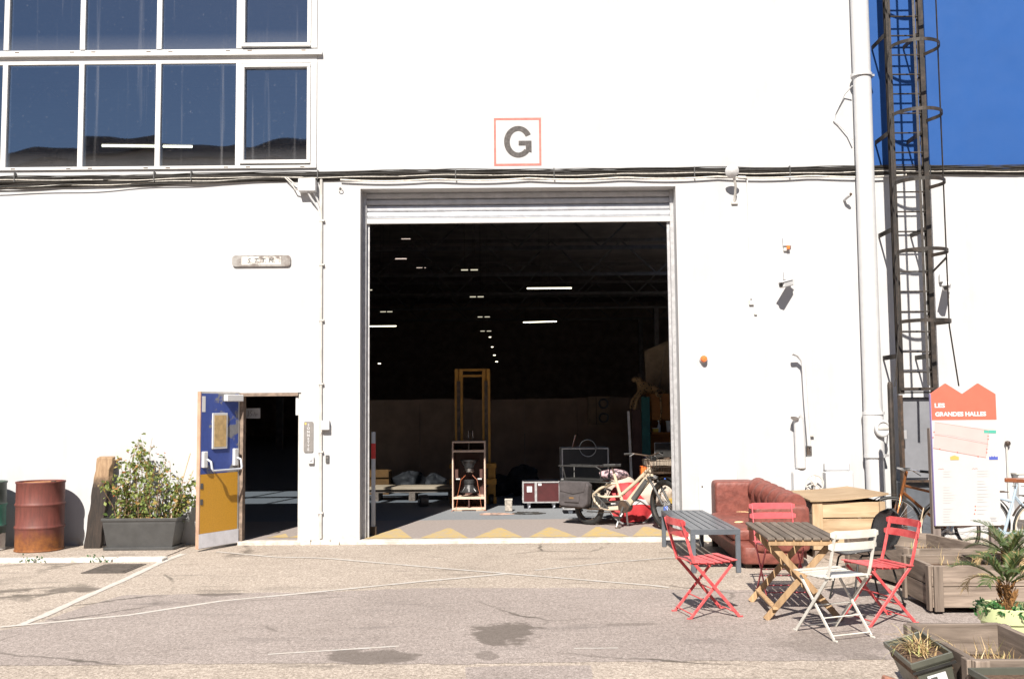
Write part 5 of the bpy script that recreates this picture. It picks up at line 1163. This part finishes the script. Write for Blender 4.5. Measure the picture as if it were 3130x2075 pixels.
city_bike("bicycle", "pale blue bicycle with cream tyres and brown saddle behind the map board", (5.96, -1.95, 0), R(181), M("pale_blue_frame", (.34, .42, .50), .35, .06, 8), wall=M("cream_sidewall", (.55, .47, .36), .7), saddle=M("brown_leather_saddle", (.14, .045, .018), .35, .2, 8))

# ------------------------------------------------------------------ terrace: folding chairs
def bistro(label, x, y, face, mat, gname="folding chairs round the slatted table"):
    c = thing("folding_chair", label, "chair", (x, y, 0), face, gname); hw = .19          # local +y is the way it faces
    B = lambda m, nm, par=None, **k: L(c, m).build(nm, mat, par or c, **k)
    for s in (-1, 1):
        X = hw * s
        m = MB(); P = [(X, -.275, .80), (X, -.235, .66), (X, -.20, .53), (X, -.175, .455), (X, .21, .012)]
        for a, b in zip(P[:-1], P[1:]): m.bar(a, b, .010, .026, (0, .5, .9))
        m.bar((X, .20, .008), (X, .245, .008), .012, .012); B(m, "long_leg", bevel=.002)
        X2 = (hw - .016) * s; m = MB(); m.bar((X2, .165, .432), (X2, -.205, .012), .010, .024, (0, .5, .9)); m.bar((X2, -.195, .008), (X2, -.24, .008), .012, .012); B(m, "short_leg", bevel=.002)
        m = MB(); P = [((hw - .03) * s, -.20 + .04 * k, .452 - .014 * math.sin(math.pi * k / 10) + .010 * (k / 10)) for k in range(11)]
        for a, b in zip(P[:-1], P[1:]): m.bar(a, b, .008, .016)
        B(m, "seat_rail")
    for k in range(6):
        yy = -.165 + .068 * k; zz = .462 - .014 * math.sin(math.pi * (yy + .2) / .4) + .025 * (yy + .2); m = MB(); w = .21
        q = [(-w, -.024), (-w + .008, -.028), (w - .008, -.028), (w, -.024), (w, .024), (w - .008, .028), (-w + .008, .028), (-w, .024)]
        m.prism(q, (0, yy, zz), (1, 0, 0), (0, 1, .02), .005); B(m, "seat_slat")
    for z0, y0 in ((.755, -.268), (.665, -.242)):
        m = MB(); n = 12; h = .058; V = []
        for k in range(n + 1):
            t = -1 + 2 * k / n; xx = .222 * t; e = max(0, abs(t) - .9) / .1; hh = h * (1 - .45 * e * e); yy = y0 - .030 * (1 - t * t)
            V += [(xx, yy + .012, z0 - hh / 2 + h / 2), (xx, yy + .012, z0 + hh / 2 + h / 2), (xx, yy + .006, z0 + hh / 2 + h / 2), (xx, yy + .006, z0 - hh / 2 + h / 2)]
        F = [(3, 2, 1, 0), (4 * n, 4 * n + 1, 4 * n + 2, 4 * n + 3)]
        for k in range(n):
            for j in range(4): F.append((k * 4 + j, k * 4 + (j + 1) % 4, k * 4 + 4 + (j + 1) % 4, k * 4 + 4 + j))
        m._add(V, F); B(m, "back_slat", smooth=True)
    for yy, zz, w in ((.185, .04, hw), (-.195, .04, hw - .016), (-.09, .15, hw - .016), (.02, .225, hw)): B(MB().tube([(-w, yy, zz), (w, yy, zz)], .0055, 6), "crossbar")
    return c
bistro("red folding chair at the corner of the grey bench table", 1.615, -4.765, R(-78), m_red)
bistro("white folding chair in front of the slatted wooden table", 2.44, -5.56, R(22), m_wchair)
bistro("bright red folding chair at the right end of the slatted table", 2.95, -5.10, R(105), m_red)
bistro("sun-bleached pink folding chair between sofa and slatted table", 2.50, -3.83, R(180), m_pink)

sc = thing("shell_chair", "black moulded shell chair with thin legs beside the wooden crate", "chair", (3.12, -4.30, 0), R(100))
def shell():
    m = MB(); n, k = 18, 16; V = []
    for i in range(k + 1):                       # from seat front edge over the seat and up the back
        t = i / k
        if t < .45: yy = .23 - .43 * (t / .45); zz = .445 + .03 * (1 - t / .45) ** 2 * -1 + .012; w = .225 - .02 * abs(t - .2)
        else:
            q = (t - .45) / .55; yy = -.20 - .11 * q - .02 * math.sin(q * 3); zz = .457 + .36 * q; w = .20 + .05 * math.sin(min(1, q * 1.1) * math.pi * .75) 
            if q > .55: w *= math.sqrt(max(0.02, 1 - ((q - .55) / .45) ** 2))
        for j in range(n + 1):
            s = -1 + 2 * j / n; V.append((w * s, yy + .045 * s * s * (1 if t > .45 else .0), zz + (.03 * s * s if t <= .5 else 0)))
    F = [(i * (n + 1) + j, i * (n + 1) + j + 1, (i + 1) * (n + 1) + j + 1, (i + 1) * (n + 1) + j) for i in range(k) for j in range(n)]
    m._add(V, F); o = L(sc, m).build("shell", M("glossy_black_plastic", (.016, .016, .017), .28, .2, 8, bmp=.05), sc, smooth=True)
    sd_ = o.modifiers.new("solid", 'SOLIDIFY'); sd_.thickness = .007
    for sx_ in (-1, 1):
        L(sc, MB().tube([(.21 * sx_, .23, 0), (.17 * sx_, .15, .38), (.15 * sx_, .10, .428), (.15 * sx_, -.12, .428), (.17 * sx_, -.16, .38), (.21 * sx_, -.25, 0)], .009, 8)).build("leg", m_black, sc, smooth=True)
shell()

# slatted wooden table
wt = thing("slatted_table", "folding wooden table with weathered dark slats and crossed pale legs", "table", (2.385, -4.58, 0), R(-4.5))
for k in range(8): L(wt, MB().b2(-.285 + .0722 * k, -.285 + .0722 * k + .0615, -.585, .585, .655, .678)).build("slat", m_tslat, wt, bevel=.004)
for yy in (-.57, .50): L(wt, MB().b2(-.275, .275, yy, yy + .04, .612, .6545)).build("batten", m_leg, wt, bevel=.003)
for yy, o2 in ((-.50, .03), (.28, .03)):
    for s in (-1, 1): L(wt, MB().bar((.235 * s, yy + (o2 if s > 0 else 0), .612), (-.30 * s, yy + (o2 if s > 0 else 0), .004), .026, .05, (0, 1, 0) if False else (s, 0, .9))).build("leg", m_leg, wt, bevel=.003)
    L(wt, MB().lathe([(.01, -.04), (.01, .04)], (0, yy + .015, .34), 10, (0, 1, 0))).build("pivot_bolt", m_chrome, wt)
for s in (-1, 1): L(wt, MB().bar((s * .225, -.52, .10), (s * .225, .34, .10), .045, .02)).build("stretcher", m_leg, wt, bevel=.003)

# grey bench table
gt = thing("bench_table", "low grey painted metal table with lengthwise slats before the sofa", "table", (2.14, -1.58, 0))
x0, x1, y0, y1, H_ = 1.875, 2.40, -2.64, -.53, .455
for X in (x0, x1 - .05):
    for Y in (y0, y1 - .05): MB().b2(X, X + .05, Y, Y + .05, 0, H_ - .055).build("leg", m_grey, gt, bevel=.004)
fr_ = MB(); fr_.b2(x0, x1, y0, y0 + .05, H_ - .054, H_); fr_.b2(x0, x1, y1 - .05, y1, H_ - .054, H_); fr_.b2(x0, x0 + .05, y0 + .05, y1 - .05, H_ - .054, H_); fr_.b2(x1 - .05, x1, y0 + .05, y1 - .05, H_ - .054, H_); fr_.build("frame", m_grey, gt)
wS = (x1 - x0 - .10) / 5
for k in range(5): MB().b2(x0 + .052 + wS * k + .004, x0 + .048 + wS * (k + 1) - .004, y0 + .052, y1 - .052, H_ - .02, H_ - .002).build("slat", m_grey, gt, bevel=.002)

# ------------------------------------------------------------------ leather sofa
so_ = thing("chesterfield_sofa", "worn oxblood leather sofa with tufted back and torn seat", "sofa", (2.85, -1.4, 0))
def tilt(mb, f=None):
    mb.v = [(x, y, z + (y + .4) * .042) for x, y, z in mb.v]; return mb
def pillow(x0, x1, y0, y1, z0, z1, e=.28, n=14, sag=0):
    m = MB(); c = ((x0 + x1) / 2, (y0 + y1) / 2, (z0 + z1) / 2); h = ((x1 - x0) / 2, (y1 - y0) / 2, (z1 - z0) / 2); V = []
    sg_ = lambda v, p: math.copysign(abs(v) ** p, v)
    for i in range(n + 1):
        th = -math.pi / 2 + math.pi * i / n
        for j in range(2 * n):
            a = math.pi * j / n; V.append((c[0] + h[0] * sg_(math.cos(th), e) * sg_(math.cos(a), e), c[1] + h[1] * sg_(math.cos(th), e) * sg_(math.sin(a), e), c[2] + h[2] * sg_(math.sin(th), e * 1.2) - (sag * math.cos(a) ** 2 if i > n / 2 else 0)))
    return m._add(V, [(i * 2 * n + j, i * 2 * n + (j + 1) % (2 * n), (i + 1) * 2 * n + (j + 1) % (2 * n), (i + 1) * 2 * n + j) for i in range(n) for j in range(2 * n)])
tilt(pillow(2.455, 3.16, -2.42, -.42, .12, .335, .16, 20)).build("base", m_leather, so_, smooth=True)
for a, b in ((-2.12, -1.42), (-1.42, -.72)): tilt(pillow(2.44, 3.0, a + .004, b - .004, .32, .475, .3, 18, .012)).build("seat_cushion", m_leather, so_, smooth=True)
tilt(pillow(2.53, 3.06, -.74, -.42, .30, .835, .17, 20)).build("arm", m_leather, so_, smooth=True)
tilt(pillow(2.60, 3.20, -2.46, -2.13, .27, .765, .17, 20)).build("arm", m_leather, so_, smooth=True)
def tufts():
    prof = []                                          # (x, z): up the front of the back, over the roll, down behind
    for k in range(15): prof.append((2.955 + .015 * math.sin(k / 14 * 3.1), .42 + .29 * k / 14))
    for k in range(1, 13): a = R(180 - 15 * k); prof.append((3.07 + .112 * math.cos(a), .715 + .125 * math.sin(a)))
    for k in range(1, 6): prof.append((3.185 + .01 * k / 5, .715 - .55 * k / 5))
    s = [0.0]
    for a, b in zip(prof[:-1], prof[1:]): s.append(s[-1] + math.hypot(b[0] - a[0], b[1] - a[1]))
    m = MB(); ny = 130; V = []; cen = Vector((3.08, .45))
    for j in range(ny + 1):
        y = -2.30 + 1.72 * j / ny
        for i, (x, z) in enumerate(prof):
            a, b = s[i] / .19, y / .16; f_ = (abs(math.sin(math.pi * (a + b) / 2 * 1.0)) * abs(math.sin(math.pi * (a - b) / 2))) ** .55
            p0, p1 = prof[max(0, i - 1)], prof[min(len(prof) - 1, i + 1)]; d = Vector((p1[0] - p0[0], p1[1] - p0[1])).normalized(); nn = Vector((-d.y, d.x))
            k = .045 * f_ if i < 27 else .0
            V.append((x + nn.x * k, y, z + nn.y * k))
    w = len(prof); F = [(j * w + i, j * w + i + 1, (j + 1) * w + i + 1, (j + 1) * w + i) for j in range(ny) for i in range(w - 1)]
    F += [tuple(range(w))[::-1], tuple(ny * w + i for i in range(w))]
    m._add(V, F); return m
tilt(tufts()).build("tufted_back", m_leather, so_, smooth=True)
for c_, r_ in (((2.74, -2.32, .764), (.09, .03, .010)), ((2.62, -1.62, .468), (.06, .03, .012)), ((2.84, -.80, .462), (.10, .035, .014))):
    tilt(pillow(c_[0] - r_[0], c_[0] + r_[0], c_[1] - r_[1], c_[1] + r_[1], c_[2] - r_[2], c_[2] + r_[2], .8, 8)).build("torn_foam", m_foam, so_, smooth=True)
for X in (2.55, 3.05):
    for Y, zt in ((-2.3, .055), (-.52, .14)): MB().b2(X - .035, X + .035, Y - .035, Y + .035, 0, zt).build("foot", m_dark, so_)

# ------------------------------------------------------------------ wooden crate
ck = thing("wooden_crate", "big pale wooden crate with a warped plywood lid", "crate", (3.87, -1.0, 0))
X0, X1, Y0, Y1, HC = 3.455, 4.30, -1.68, -.30, .645
MB().b2(X0 + .12, X1 - .07, Y0 + .012, Y0 + .03, .465, HC - .005).build("board", m_px, ck, bevel=.003)
MB().b2(X0 + .12, X1 - .07, Y0 + .014, Y0 + .034, .105, .452).build("board", m_px, ck, bevel=.003)
MB().b2(X0, X0 + .118, Y0, Y0 + .03, .10, HC).build("post", m_pz, ck, bevel=.003); MB().b2(X1 - .068, X1, Y0, Y0 + .03, .10, HC).build("post", m_pz, ck, bevel=.003)
MB().b2(X0 + .12, X1 - .07, Y0 - .004, Y0 + .012, .10, .165).build("batten", m_px, ck, bevel=.003)
for k in range(4): z = .10 + .137 * k; MB().b2(X0, X0 + .022, Y0 + .032, Y1, z, z + .130).build("board", m_wy, ck, bevel=.003); MB().b2(X1 - .022, X1, Y0 + .032, Y1, z, z + .130).build("board", m_py, ck, bevel=.003)
MB().b2(X0, X1, Y1, Y1 + .02, .10, HC).build("board", m_px, ck); MB().b2(X0 + .02, X1 - .02, Y0 + .04, Y1, .095, .11).build("floor_board", m_px, ck)
for Y in (Y0 + .02, Y0 + .62, Y1 - .12): MB().b2(X0 + .02, X1 - .02, Y, Y + .10, .0, .095).build("skid", m_wx, ck)
ldm = MB(); n = 10
gp_ = lambda i, j: (X0 - .03 + (X1 - X0 + .06) * i / n, Y0 - .03 + (Y1 - Y0 + .05) * j / n, HC + .006 + .075 * (i / n) ** 2 * (1 - .3 * j / n) + .02 * math.sin(3.1 * j / n) * (1 - i / n))
V = [gp_(i, j) for i in range(n + 1) for j in range(n + 1)]; V += [(a, b, c + .018) for a, b, c in V]; w = n + 1; q = w * w; F = []
for i in range(n):
    for j in range(n): F += [(i * w + j, i * w + j + 1, (i + 1) * w + j + 1, (i + 1) * w + j), (q + i * w + j, q + (i + 1) * w + j, q + (i + 1) * w + j + 1, q + i * w + j + 1)]
for i in range(n): F += [(i * w, (i + 1) * w, q + (i + 1) * w, q + i * w), (i * w + n, q + i * w + n, q + (i + 1) * w + n, (i + 1) * w + n), (i, q + i, q + i + 1, i + 1), (n * w + i, n * w + i + 1, q + n * w + i + 1, q + n * w + i)]
ldm._add(V, F); ldm.build("lid", m_px, ck, smooth=True)

# ------------------------------------------------------------------ map board
mp_ = thing("map_board", "tall site map board with a coral twin-gable top lettered LES GRANDES HALLES", "sign", (4.88, -2.5, 0))
BX0, BX1, BY = 4.530, 5.232, -2.5
poly_w = [(BX0, .456), (BX1, .456), (BX1, 1.584), (BX0, 1.584)]
MB().prism(poly_w, (0, BY + .035, 0), (1, 0, 0), (0, 0, 1), .034).build("panel", M("map_paper_white", (.455, .452, .455), .45, .015, 6, bmp=0), mp_)
poly_r = [(BX0, 1.5845), (BX1, 1.5845), (BX1, 1.862), (5.050, 1.978), (4.876, 1.862), (4.697, 1.980), (BX0, 1.868)]
MB().prism(poly_r, (0, BY + .035, 0), (1, 0, 0), (0, 0, 1), .034).build("gable_panel", m_coral, mp_)
MB().b2(BX0 - .006, BX0 - .0005, BY, BY + .036, .456, 1.868).build("edge", m_violet, mp_)
for px_ in (4.515, 5.136): MB().b2(px_, px_ + .083, BY + .038, BY + .10, 0, 1.50).build("post", wood("greyed_post", (.12, .095, .085), (.25, .21, .19), 2), mp_)
def fit(o, w=None, h=None):
    vs_ = [v.co for v in o.data.vertices]; bx = [v.x for v in vs_]; by = [v.y for v in vs_]; sx = (w / (max(bx) - min(bx))) if w else 1; sy = (h / (max(by) - min(by))) if h else sx
    for v in o.data.vertices: v.co.x = (v.co.x - min(bx)) * sx; v.co.y = (v.co.y - min(by)) * sy
fit(text("lettering", "LES", (4.566, BY - .0015, 1.718), .07, m_signwhite, mp_, off=.0035), .112, .050)
fit(text("lettering", "GRANDES HALLES", (4.568, BY - .0015, 1.624), .07, m_signwhite, mp_, off=.0035), .552, .050)
def bxy(zx, zy): return BX0 + (zx - (95 + (zy - 405) * .043)) * .001087, 1.585 - (zy - 405) * .001078
def flat(name, P, mat, lift=.0012):
    m = MB(); m.poly([(x, BY - lift, z) for x, z in [bxy(*p) for p in P]]); return m.build(name, mat, mp_)
m_mpink = M("map_pink", (.46, .37, .36), .5, .03, 5, bmp=0); m_mline = M("map_red_line", (.34, .10, .08), .5, 0, 5, bmp=0); m_mgreen = M("map_pale_green", (.37, .43, .43), .5, .03, 5, bmp=0)
m_tag1 = M("map_teal", (.05, .26, .20), .5, 0, 5, bmp=0); m_tag2 = M("map_blue", (.05, .07, .28), .5, 0, 5, bmp=0); m_tag3 = M("map_yellow", (.46, .34, .10), .5, 0, 5, bmp=0); m_fine = M("fine_print", (.25, .25, .26), .5, 0, 5, bmp=0)
flat("map_field", [(125, 545), (240, 562), (660, 648), (632, 780), (400, 738), (110, 682)], m_mpink); flat("map_field", [(125, 425), (485, 480), (660, 510), (655, 640), (240, 552), (120, 545)], m_mpink, .0014)
flat("map_field", [(490, 412), (735, 425), (735, 500), (485, 478)], m_mgreen, .0013)
for a, b in (((125, 425), (660, 512)), ((110, 684), (632, 782)), ((122, 552), (240, 566)), ((240, 566), (655, 650)), ((660, 512), (632, 782))):
    A_, B_ = bxy(*a), bxy(*b); MB().bar((A_[0], BY - .0018, A_[1]), (B_[0], BY - .0018, B_[1]), .0008, .0028).build("map_line", m_mline, mp_)
for zx, zy in ((118, 523), (108, 577), (175, 692), (350, 727), (555, 770), (655, 568), (655, 598), (642, 698), (640, 732), (528, 1262), (528, 1298), (520, 1336)):
    X_, Z_ = bxy(zx, zy); MB().prism([(.008 * math.cos(R(45 * k)), .008 * math.sin(R(45 * k))) for k in range(8)], (X_, BY - .0015, Z_), (1, 0, 0), (0, 0, 1), .0006).build("map_dot", m_mline, mp_)
flat("map_tag", [(612, 508), (734, 512), (734, 540), (614, 538)], m_tag1, .002); flat("map_tag", [(664, 770), (680, 776), (690, 764), (705, 776), (716, 764), (730, 776), (750, 768), (752, 803), (664, 803)], m_tag2, .002); flat("map_tag", [(278, 770), (320, 756), (365, 772), (365, 802), (280, 802)], m_tag3, .002)
rq = random.Random(4)
for col, rows_ in ((210, [915, 940, 966, 1072, 1098, 1125, 1150, 1175, 1200, 1226, 1285, 1310, 1336, 1362, 1390, 1415]), (545, [915, 940, 966, 1015, 1040, 1070, 1100, 1142, 1168, 1194, 1218, 1262, 1298, 1336])):
    for zy in rows_: flat("print_line", [(col, zy), (col + rq.uniform(60, 150), zy + 1), (col + 60, zy + 4), (col, zy + 4)], m_fine, .0012)
for zx in (160, 495):
    A_ = [bxy(zx + 14 * k, 886 + (0 if k % 2 else 8)) for k in range(5)]
    for a, b in zip(A_[:-1], A_[1:]): MB().bar((a[0], BY - .0015, a[1]), (b[0], BY - .0015, b[1]), .0006, .003).build("map_line", m_mline, mp_)
for zx, zy, w_ in ((674, 1372, 62), (680, 1386, 50), (682, 1402, 60)): flat("print_line", [(zx, zy), (zx + w_, zy + 2), (zx + w_, zy + 9), (zx, zy + 8)], m_fine, .0012)

# ------------------------------------------------------------------ timber planters and what grows in them
def timber_box(label, corners, h, z0=.03, n=2, soil=.12, name="timber_planter", t=.035):
    cxm = sum(p[0] for p in corners) / 4; cym = sum(p[1] for p in corners) / 4
    b = thing(name, label, "planter", (cxm, cym, 0)); P = [Vector((x, y, 0)) for x, y in corners]        # near-left, near-right, far-right, far-left
    for i in range(4):
        a, c = P[i], P[(i + 1) % 4]; d = (c - a).normalized(); inn = Vector((-d.y, d.x, 0)); bh = (h - z0) / n
        mat = m_wx if abs(d.x) > abs(d.y) else m_wy
        for k in range(n):
            m = MB(); e = 0 if i % 2 == 0 else t
            q0, q1 = a + d * e + inn * (t / 2), c - d * e + inn * (t / 2); zc = z0 + bh * (k + .5); m.bar(q0 + Vector((0, 0, zc)), q1 + Vector((0, 0, zc)), t, bh - .006); m.build("board", mat, b, bevel=.004)
        Lg = (c - a).length
        for f_ in (.045, Lg - .045):
            m = MB(); q = a + d * f_ - inn * .013; m.bar(q + Vector((0, 0, z0 - .025)), q + Vector((0, 0, h - .004)), .075, .024, inn); m.build("corner_post", m_wz, b, bevel=.003)
    m = MB(); m.poly([(p + (Vector((cxm, cym, 0)) - p) * .05 + Vector((0, 0, h - soil))) for p in P]); m.build("soil", m_soil, b)
    return b
timber_box("weathered timber planter behind the red chair, under the map board", [(3.72, -3.84), (4.56, -3.90), (4.36, -2.68), (3.52, -2.62)], .405, .035, 2, .14)
timber_box("weathered timber planter the palm shadow falls on", [(3.49, -4.86), (4.42, -4.88), (4.44, -4.20), (3.52, -4.18)], .40, .05, 2, .08)
fb3 = timber_box("nearest open timber planter with dead grass in the corner", [(2.385, -8.0), (2.98, -8.02), (2.97, -7.10), (2.405, -7.08)], .40, .02, 2, .19)
pw2 = thing("pale_slab_stone", "pale stone slab standing at the right picture edge behind the palm", "slab", (4.55, -4.5, 0)); MB().b2(4.47, 4.62, -4.7, -4.3, 0, .36).build("slab", M("white_stone", (.45, .42, .38), .8), pw2, bevel=.02)
for lab, c_, n_, hh in (("dead straw grass in the nearest timber planter", (2.70, -7.45, .21), 90, .20), ("dry straw in the planter under the map board", (4.0, -3.3, .27), 26, .16), ("dry straw in the planter behind the palm", (3.9, -4.5, .32), 30, .20)):
    g_ = thing("dry_grass", lab, "grass", c_); m = MB(); r0 = random.Random(int(c_[0] * 100))
    for k in range(n_):
        o = Vector(c_) + Vector((r0.uniform(-.2, .2), r0.uniform(-.22, .22), 0)); d = Vector((r0.gauss(0, .35), r0.gauss(0, .3), 1)).normalized(); l = hh * r0.uniform(.35, 1.1); w = Vector((r0.uniform(-1, 1), r0.uniform(-1, 1), 0)).normalized() * .003
        mid = o + d * l * .55; tip = o + d * l + Vector((r0.gauss(0, .03), r0.gauss(0, .03), -.02)); m._add([o - w, o + w, mid + w, mid - w, tip], [(0, 1, 2, 3), (3, 2, 4)])
    q = m.build("blades", m_straw, g_); q["kind"] = "stuff"

# lime pot with palm
pt_ = thing("palm_pot", "pale lime plastic pot holding the small palm", "pot", (3.41, -6.3, 0))
MB().lathe([(.135, 0), (.145, .01), (.178, .245), (.192, .25), (.203, .345), (.196, .35), (.183, .345), (.170, .28), (.0, .28)], (3.41, -6.3, 0), 40).build("body", m_pot, pt_, smooth=True)
MB().lathe([(0, .285), (.165, .283)], (3.41, -6.3, 0), 30, cap=False).build("soil", m_soil, pt_); MB().tube(ring((3.41, -6.3, .252), .186, 40), .007, 6, True).build("rib", m_pot, pt_, smooth=True)
def palm(name, label, base, th, nf, fl, seed, up=.9):
    p = thing(name, label, "palm", base); r0 = random.Random(seed); b = Vector(base)
    m = MB(); m.tube([b, b + Vector((.01, 0, th * .5)), b + Vector((-.005, 0, th))], [.026, .032, .022], 10)
    for k in range(60):
        a = r0.uniform(0, 6.28); z = r0.uniform(.02, th); o = b + Vector((.036 * math.cos(a), .036 * math.sin(a), z)); e = o + Vector((.035 * math.cos(a), .035 * math.sin(a), .06)); m.tube([o, e], [.007, .002], 4)
    m.build("trunk", M("fibrous_trunk", (.13, .065, .028), .9, .4, 30, bmp=.6, col2=(.30, .15, .05)), p)
    top = b + Vector((0, 0, th))
    for k in range(nf):
        a = 2.399 * k + r0.uniform(-.2, .2); el = R(80 - 62 * (k / nf)) * up; ln = fl * r0.uniform(.75, 1.1); P = []; dead = k > nf * .82
        for i in range(9):
            t = i / 8; e2 = el - 1.05 * t * t * (1 if not dead else 1.6); P.append((P[-1] if P else top) + Vector((math.cos(a) * math.cos(e2), math.sin(a) * math.cos(e2), math.sin(e2))) * (ln / 8))
        f_ = MB(); f_.tube(P, [.006 - .0005 * i for i in range(9)], 4)
        side = Vector((-math.sin(a), math.cos(a), 0))
        for i in range(2, 9):
            for s in (-1, 1):
                for hq in (0, .33, .66):
                    q = P[i - 1].lerp(P[i], hq); d = (P[i] - P[i - 1]).normalized(); dirn = (d * .75 + side * s * .75 + Vector((0, 0, .25))).normalized(); l2 = ln * .42 * (1 - .55 * abs(i - 4.5) / 4.5) * r0.uniform(.8, 1.1); w = d.cross(dirn).cross(dirn).normalized() * .0042
                    f_._add([q - w * .6, q + w * .6, q + dirn * l2 * .5 + w, q + dirn * l2 + Vector((0, 0, -.02)), q + dirn * l2 * .5 - w], [(0, 1, 2, 4), (4, 2, 3)])
        f_.build("frond", m_straw if dead else m_palm, p)
    return p
palm("palm_plant", "small date palm with stiff fronds in the lime pot", (3.41, -6.3, .285), .20, 15, .33, 3)
palm("palm_plant", "leafy palm at the right picture edge behind the lime pot", (4.30, -4.55, .32), .10, 18, .36, 8, .85)
iv = thing("ground_ivy", "bright green trailing leaves over the rim of the lime pot", "plant", (3.3, -6.4, .34)); m = MB(); r0 = random.Random(6)
for k in range(46):
    a = R(150 + 170 * r0.random()); rr_ = .15 + .06 * r0.random(); leaves(m, (3.41 + rr_ * math.cos(a), -6.3 + rr_ * math.sin(a), .345 + r0.uniform(-.03, .03)), 5, .012, .038, r0, .1)
m.build("leaves", m_ivy, iv)["kind"] = "stuff"

# plastic window boxes
def winbox(label, loc, rz, w, d, h, mat):
    b = thing("window_box", label, "planter", loc, rz); trough(b, w, d, h, mat, m_soil, .05, .012); return b
gb = thing("window_box", "olive plastic window box with dead grass tilted against the nearest planter", "planter", (2.275, -7.66, 0))
TX = Matrix.Translation((.055, 0, .055)) @ Matrix.Rotation(R(-17), 4, 'Y') @ Matrix.Rotation(R(-4), 4, 'Z')
trough(gb, .23, .48, .35, m_trough, m_soil, .05, .012, TX)
def tb(*q): m = MB().b2(*q); m.v = [tuple(TX @ Vector(p)) for p in m.v]; return L(gb, m)
tb(-.118, .118, -.247, -.240, .292, .304).build("strap", m_black, gb); lbl = tb(-.05, .05, -.2365, -.2325, .205, .262).build("label_card", m_signwhite, gb)
tb(0, .048, -.2375, -.2367, .207, .219).build("label_print", m_red, lbl); tb(-.035, .0, -.2375, -.2367, .222, .25).build("label_print", m_dgrey, lbl)
winbox("olive plastic window box hooked to the front of the nearest planter", (2.62, -8.16, .0), R(0), .56, .24, .37, m_trough)
gg = thing("spider_plant", "half dead grassy plant in the olive window box", "plant", (2.22, -7.66, .33)); m = MB(); r0 = random.Random(15)
for k in range(120):
    o = Vector((2.25 + r0.gauss(0, .035), -7.64 + r0.gauss(0, .07), .36)); a = r0.uniform(0, 6.28); e = r0.uniform(.15, 1.4); l = r0.uniform(.06, .24); P = [o]
    for i in range(4): P.append(P[-1] + Vector((math.cos(a) * math.cos(e), math.sin(a) * math.cos(e), math.sin(e))) * l / 4); e -= .45
    w = Vector((-math.sin(a), math.cos(a), 0)) * .004
    for i in range(4): f0 = 1 - i / 4.2; f1 = 1 - (i + 1) / 4.2; m.quad(P[i] - w * f0, P[i] + w * f0, P[i + 1] + w * f1, P[i + 1] - w * f1)
m.build("blades", m_straw, gg)["kind"] = "stuff"
bkx = thing("loose_brick", "weathered reddish brick propped under the olive window box", "brick", (2.02, -7.62, 0)); m = MB(); m.box((2.08, -7.60, .10), (.10, .06, .22), rmat('Y', 18)); m.build("block", M("old_brick", (.21, .10, .07), .9, .3, 20, bmp=.5), bkx, bevel=.008)
sk = thing("bare_stick", "dry bent stick standing in the planter by the map board", "stick", (4.0, -3.2, .25)); MB().tube([(3.98, -3.2, .25), (4.02, -3.2, .40), (4.08, -3.2, .56), (4.12, -3.2, .72)], [.009, .008, .007, .005], 6).build("stem", m_cane, sk, smooth=True)
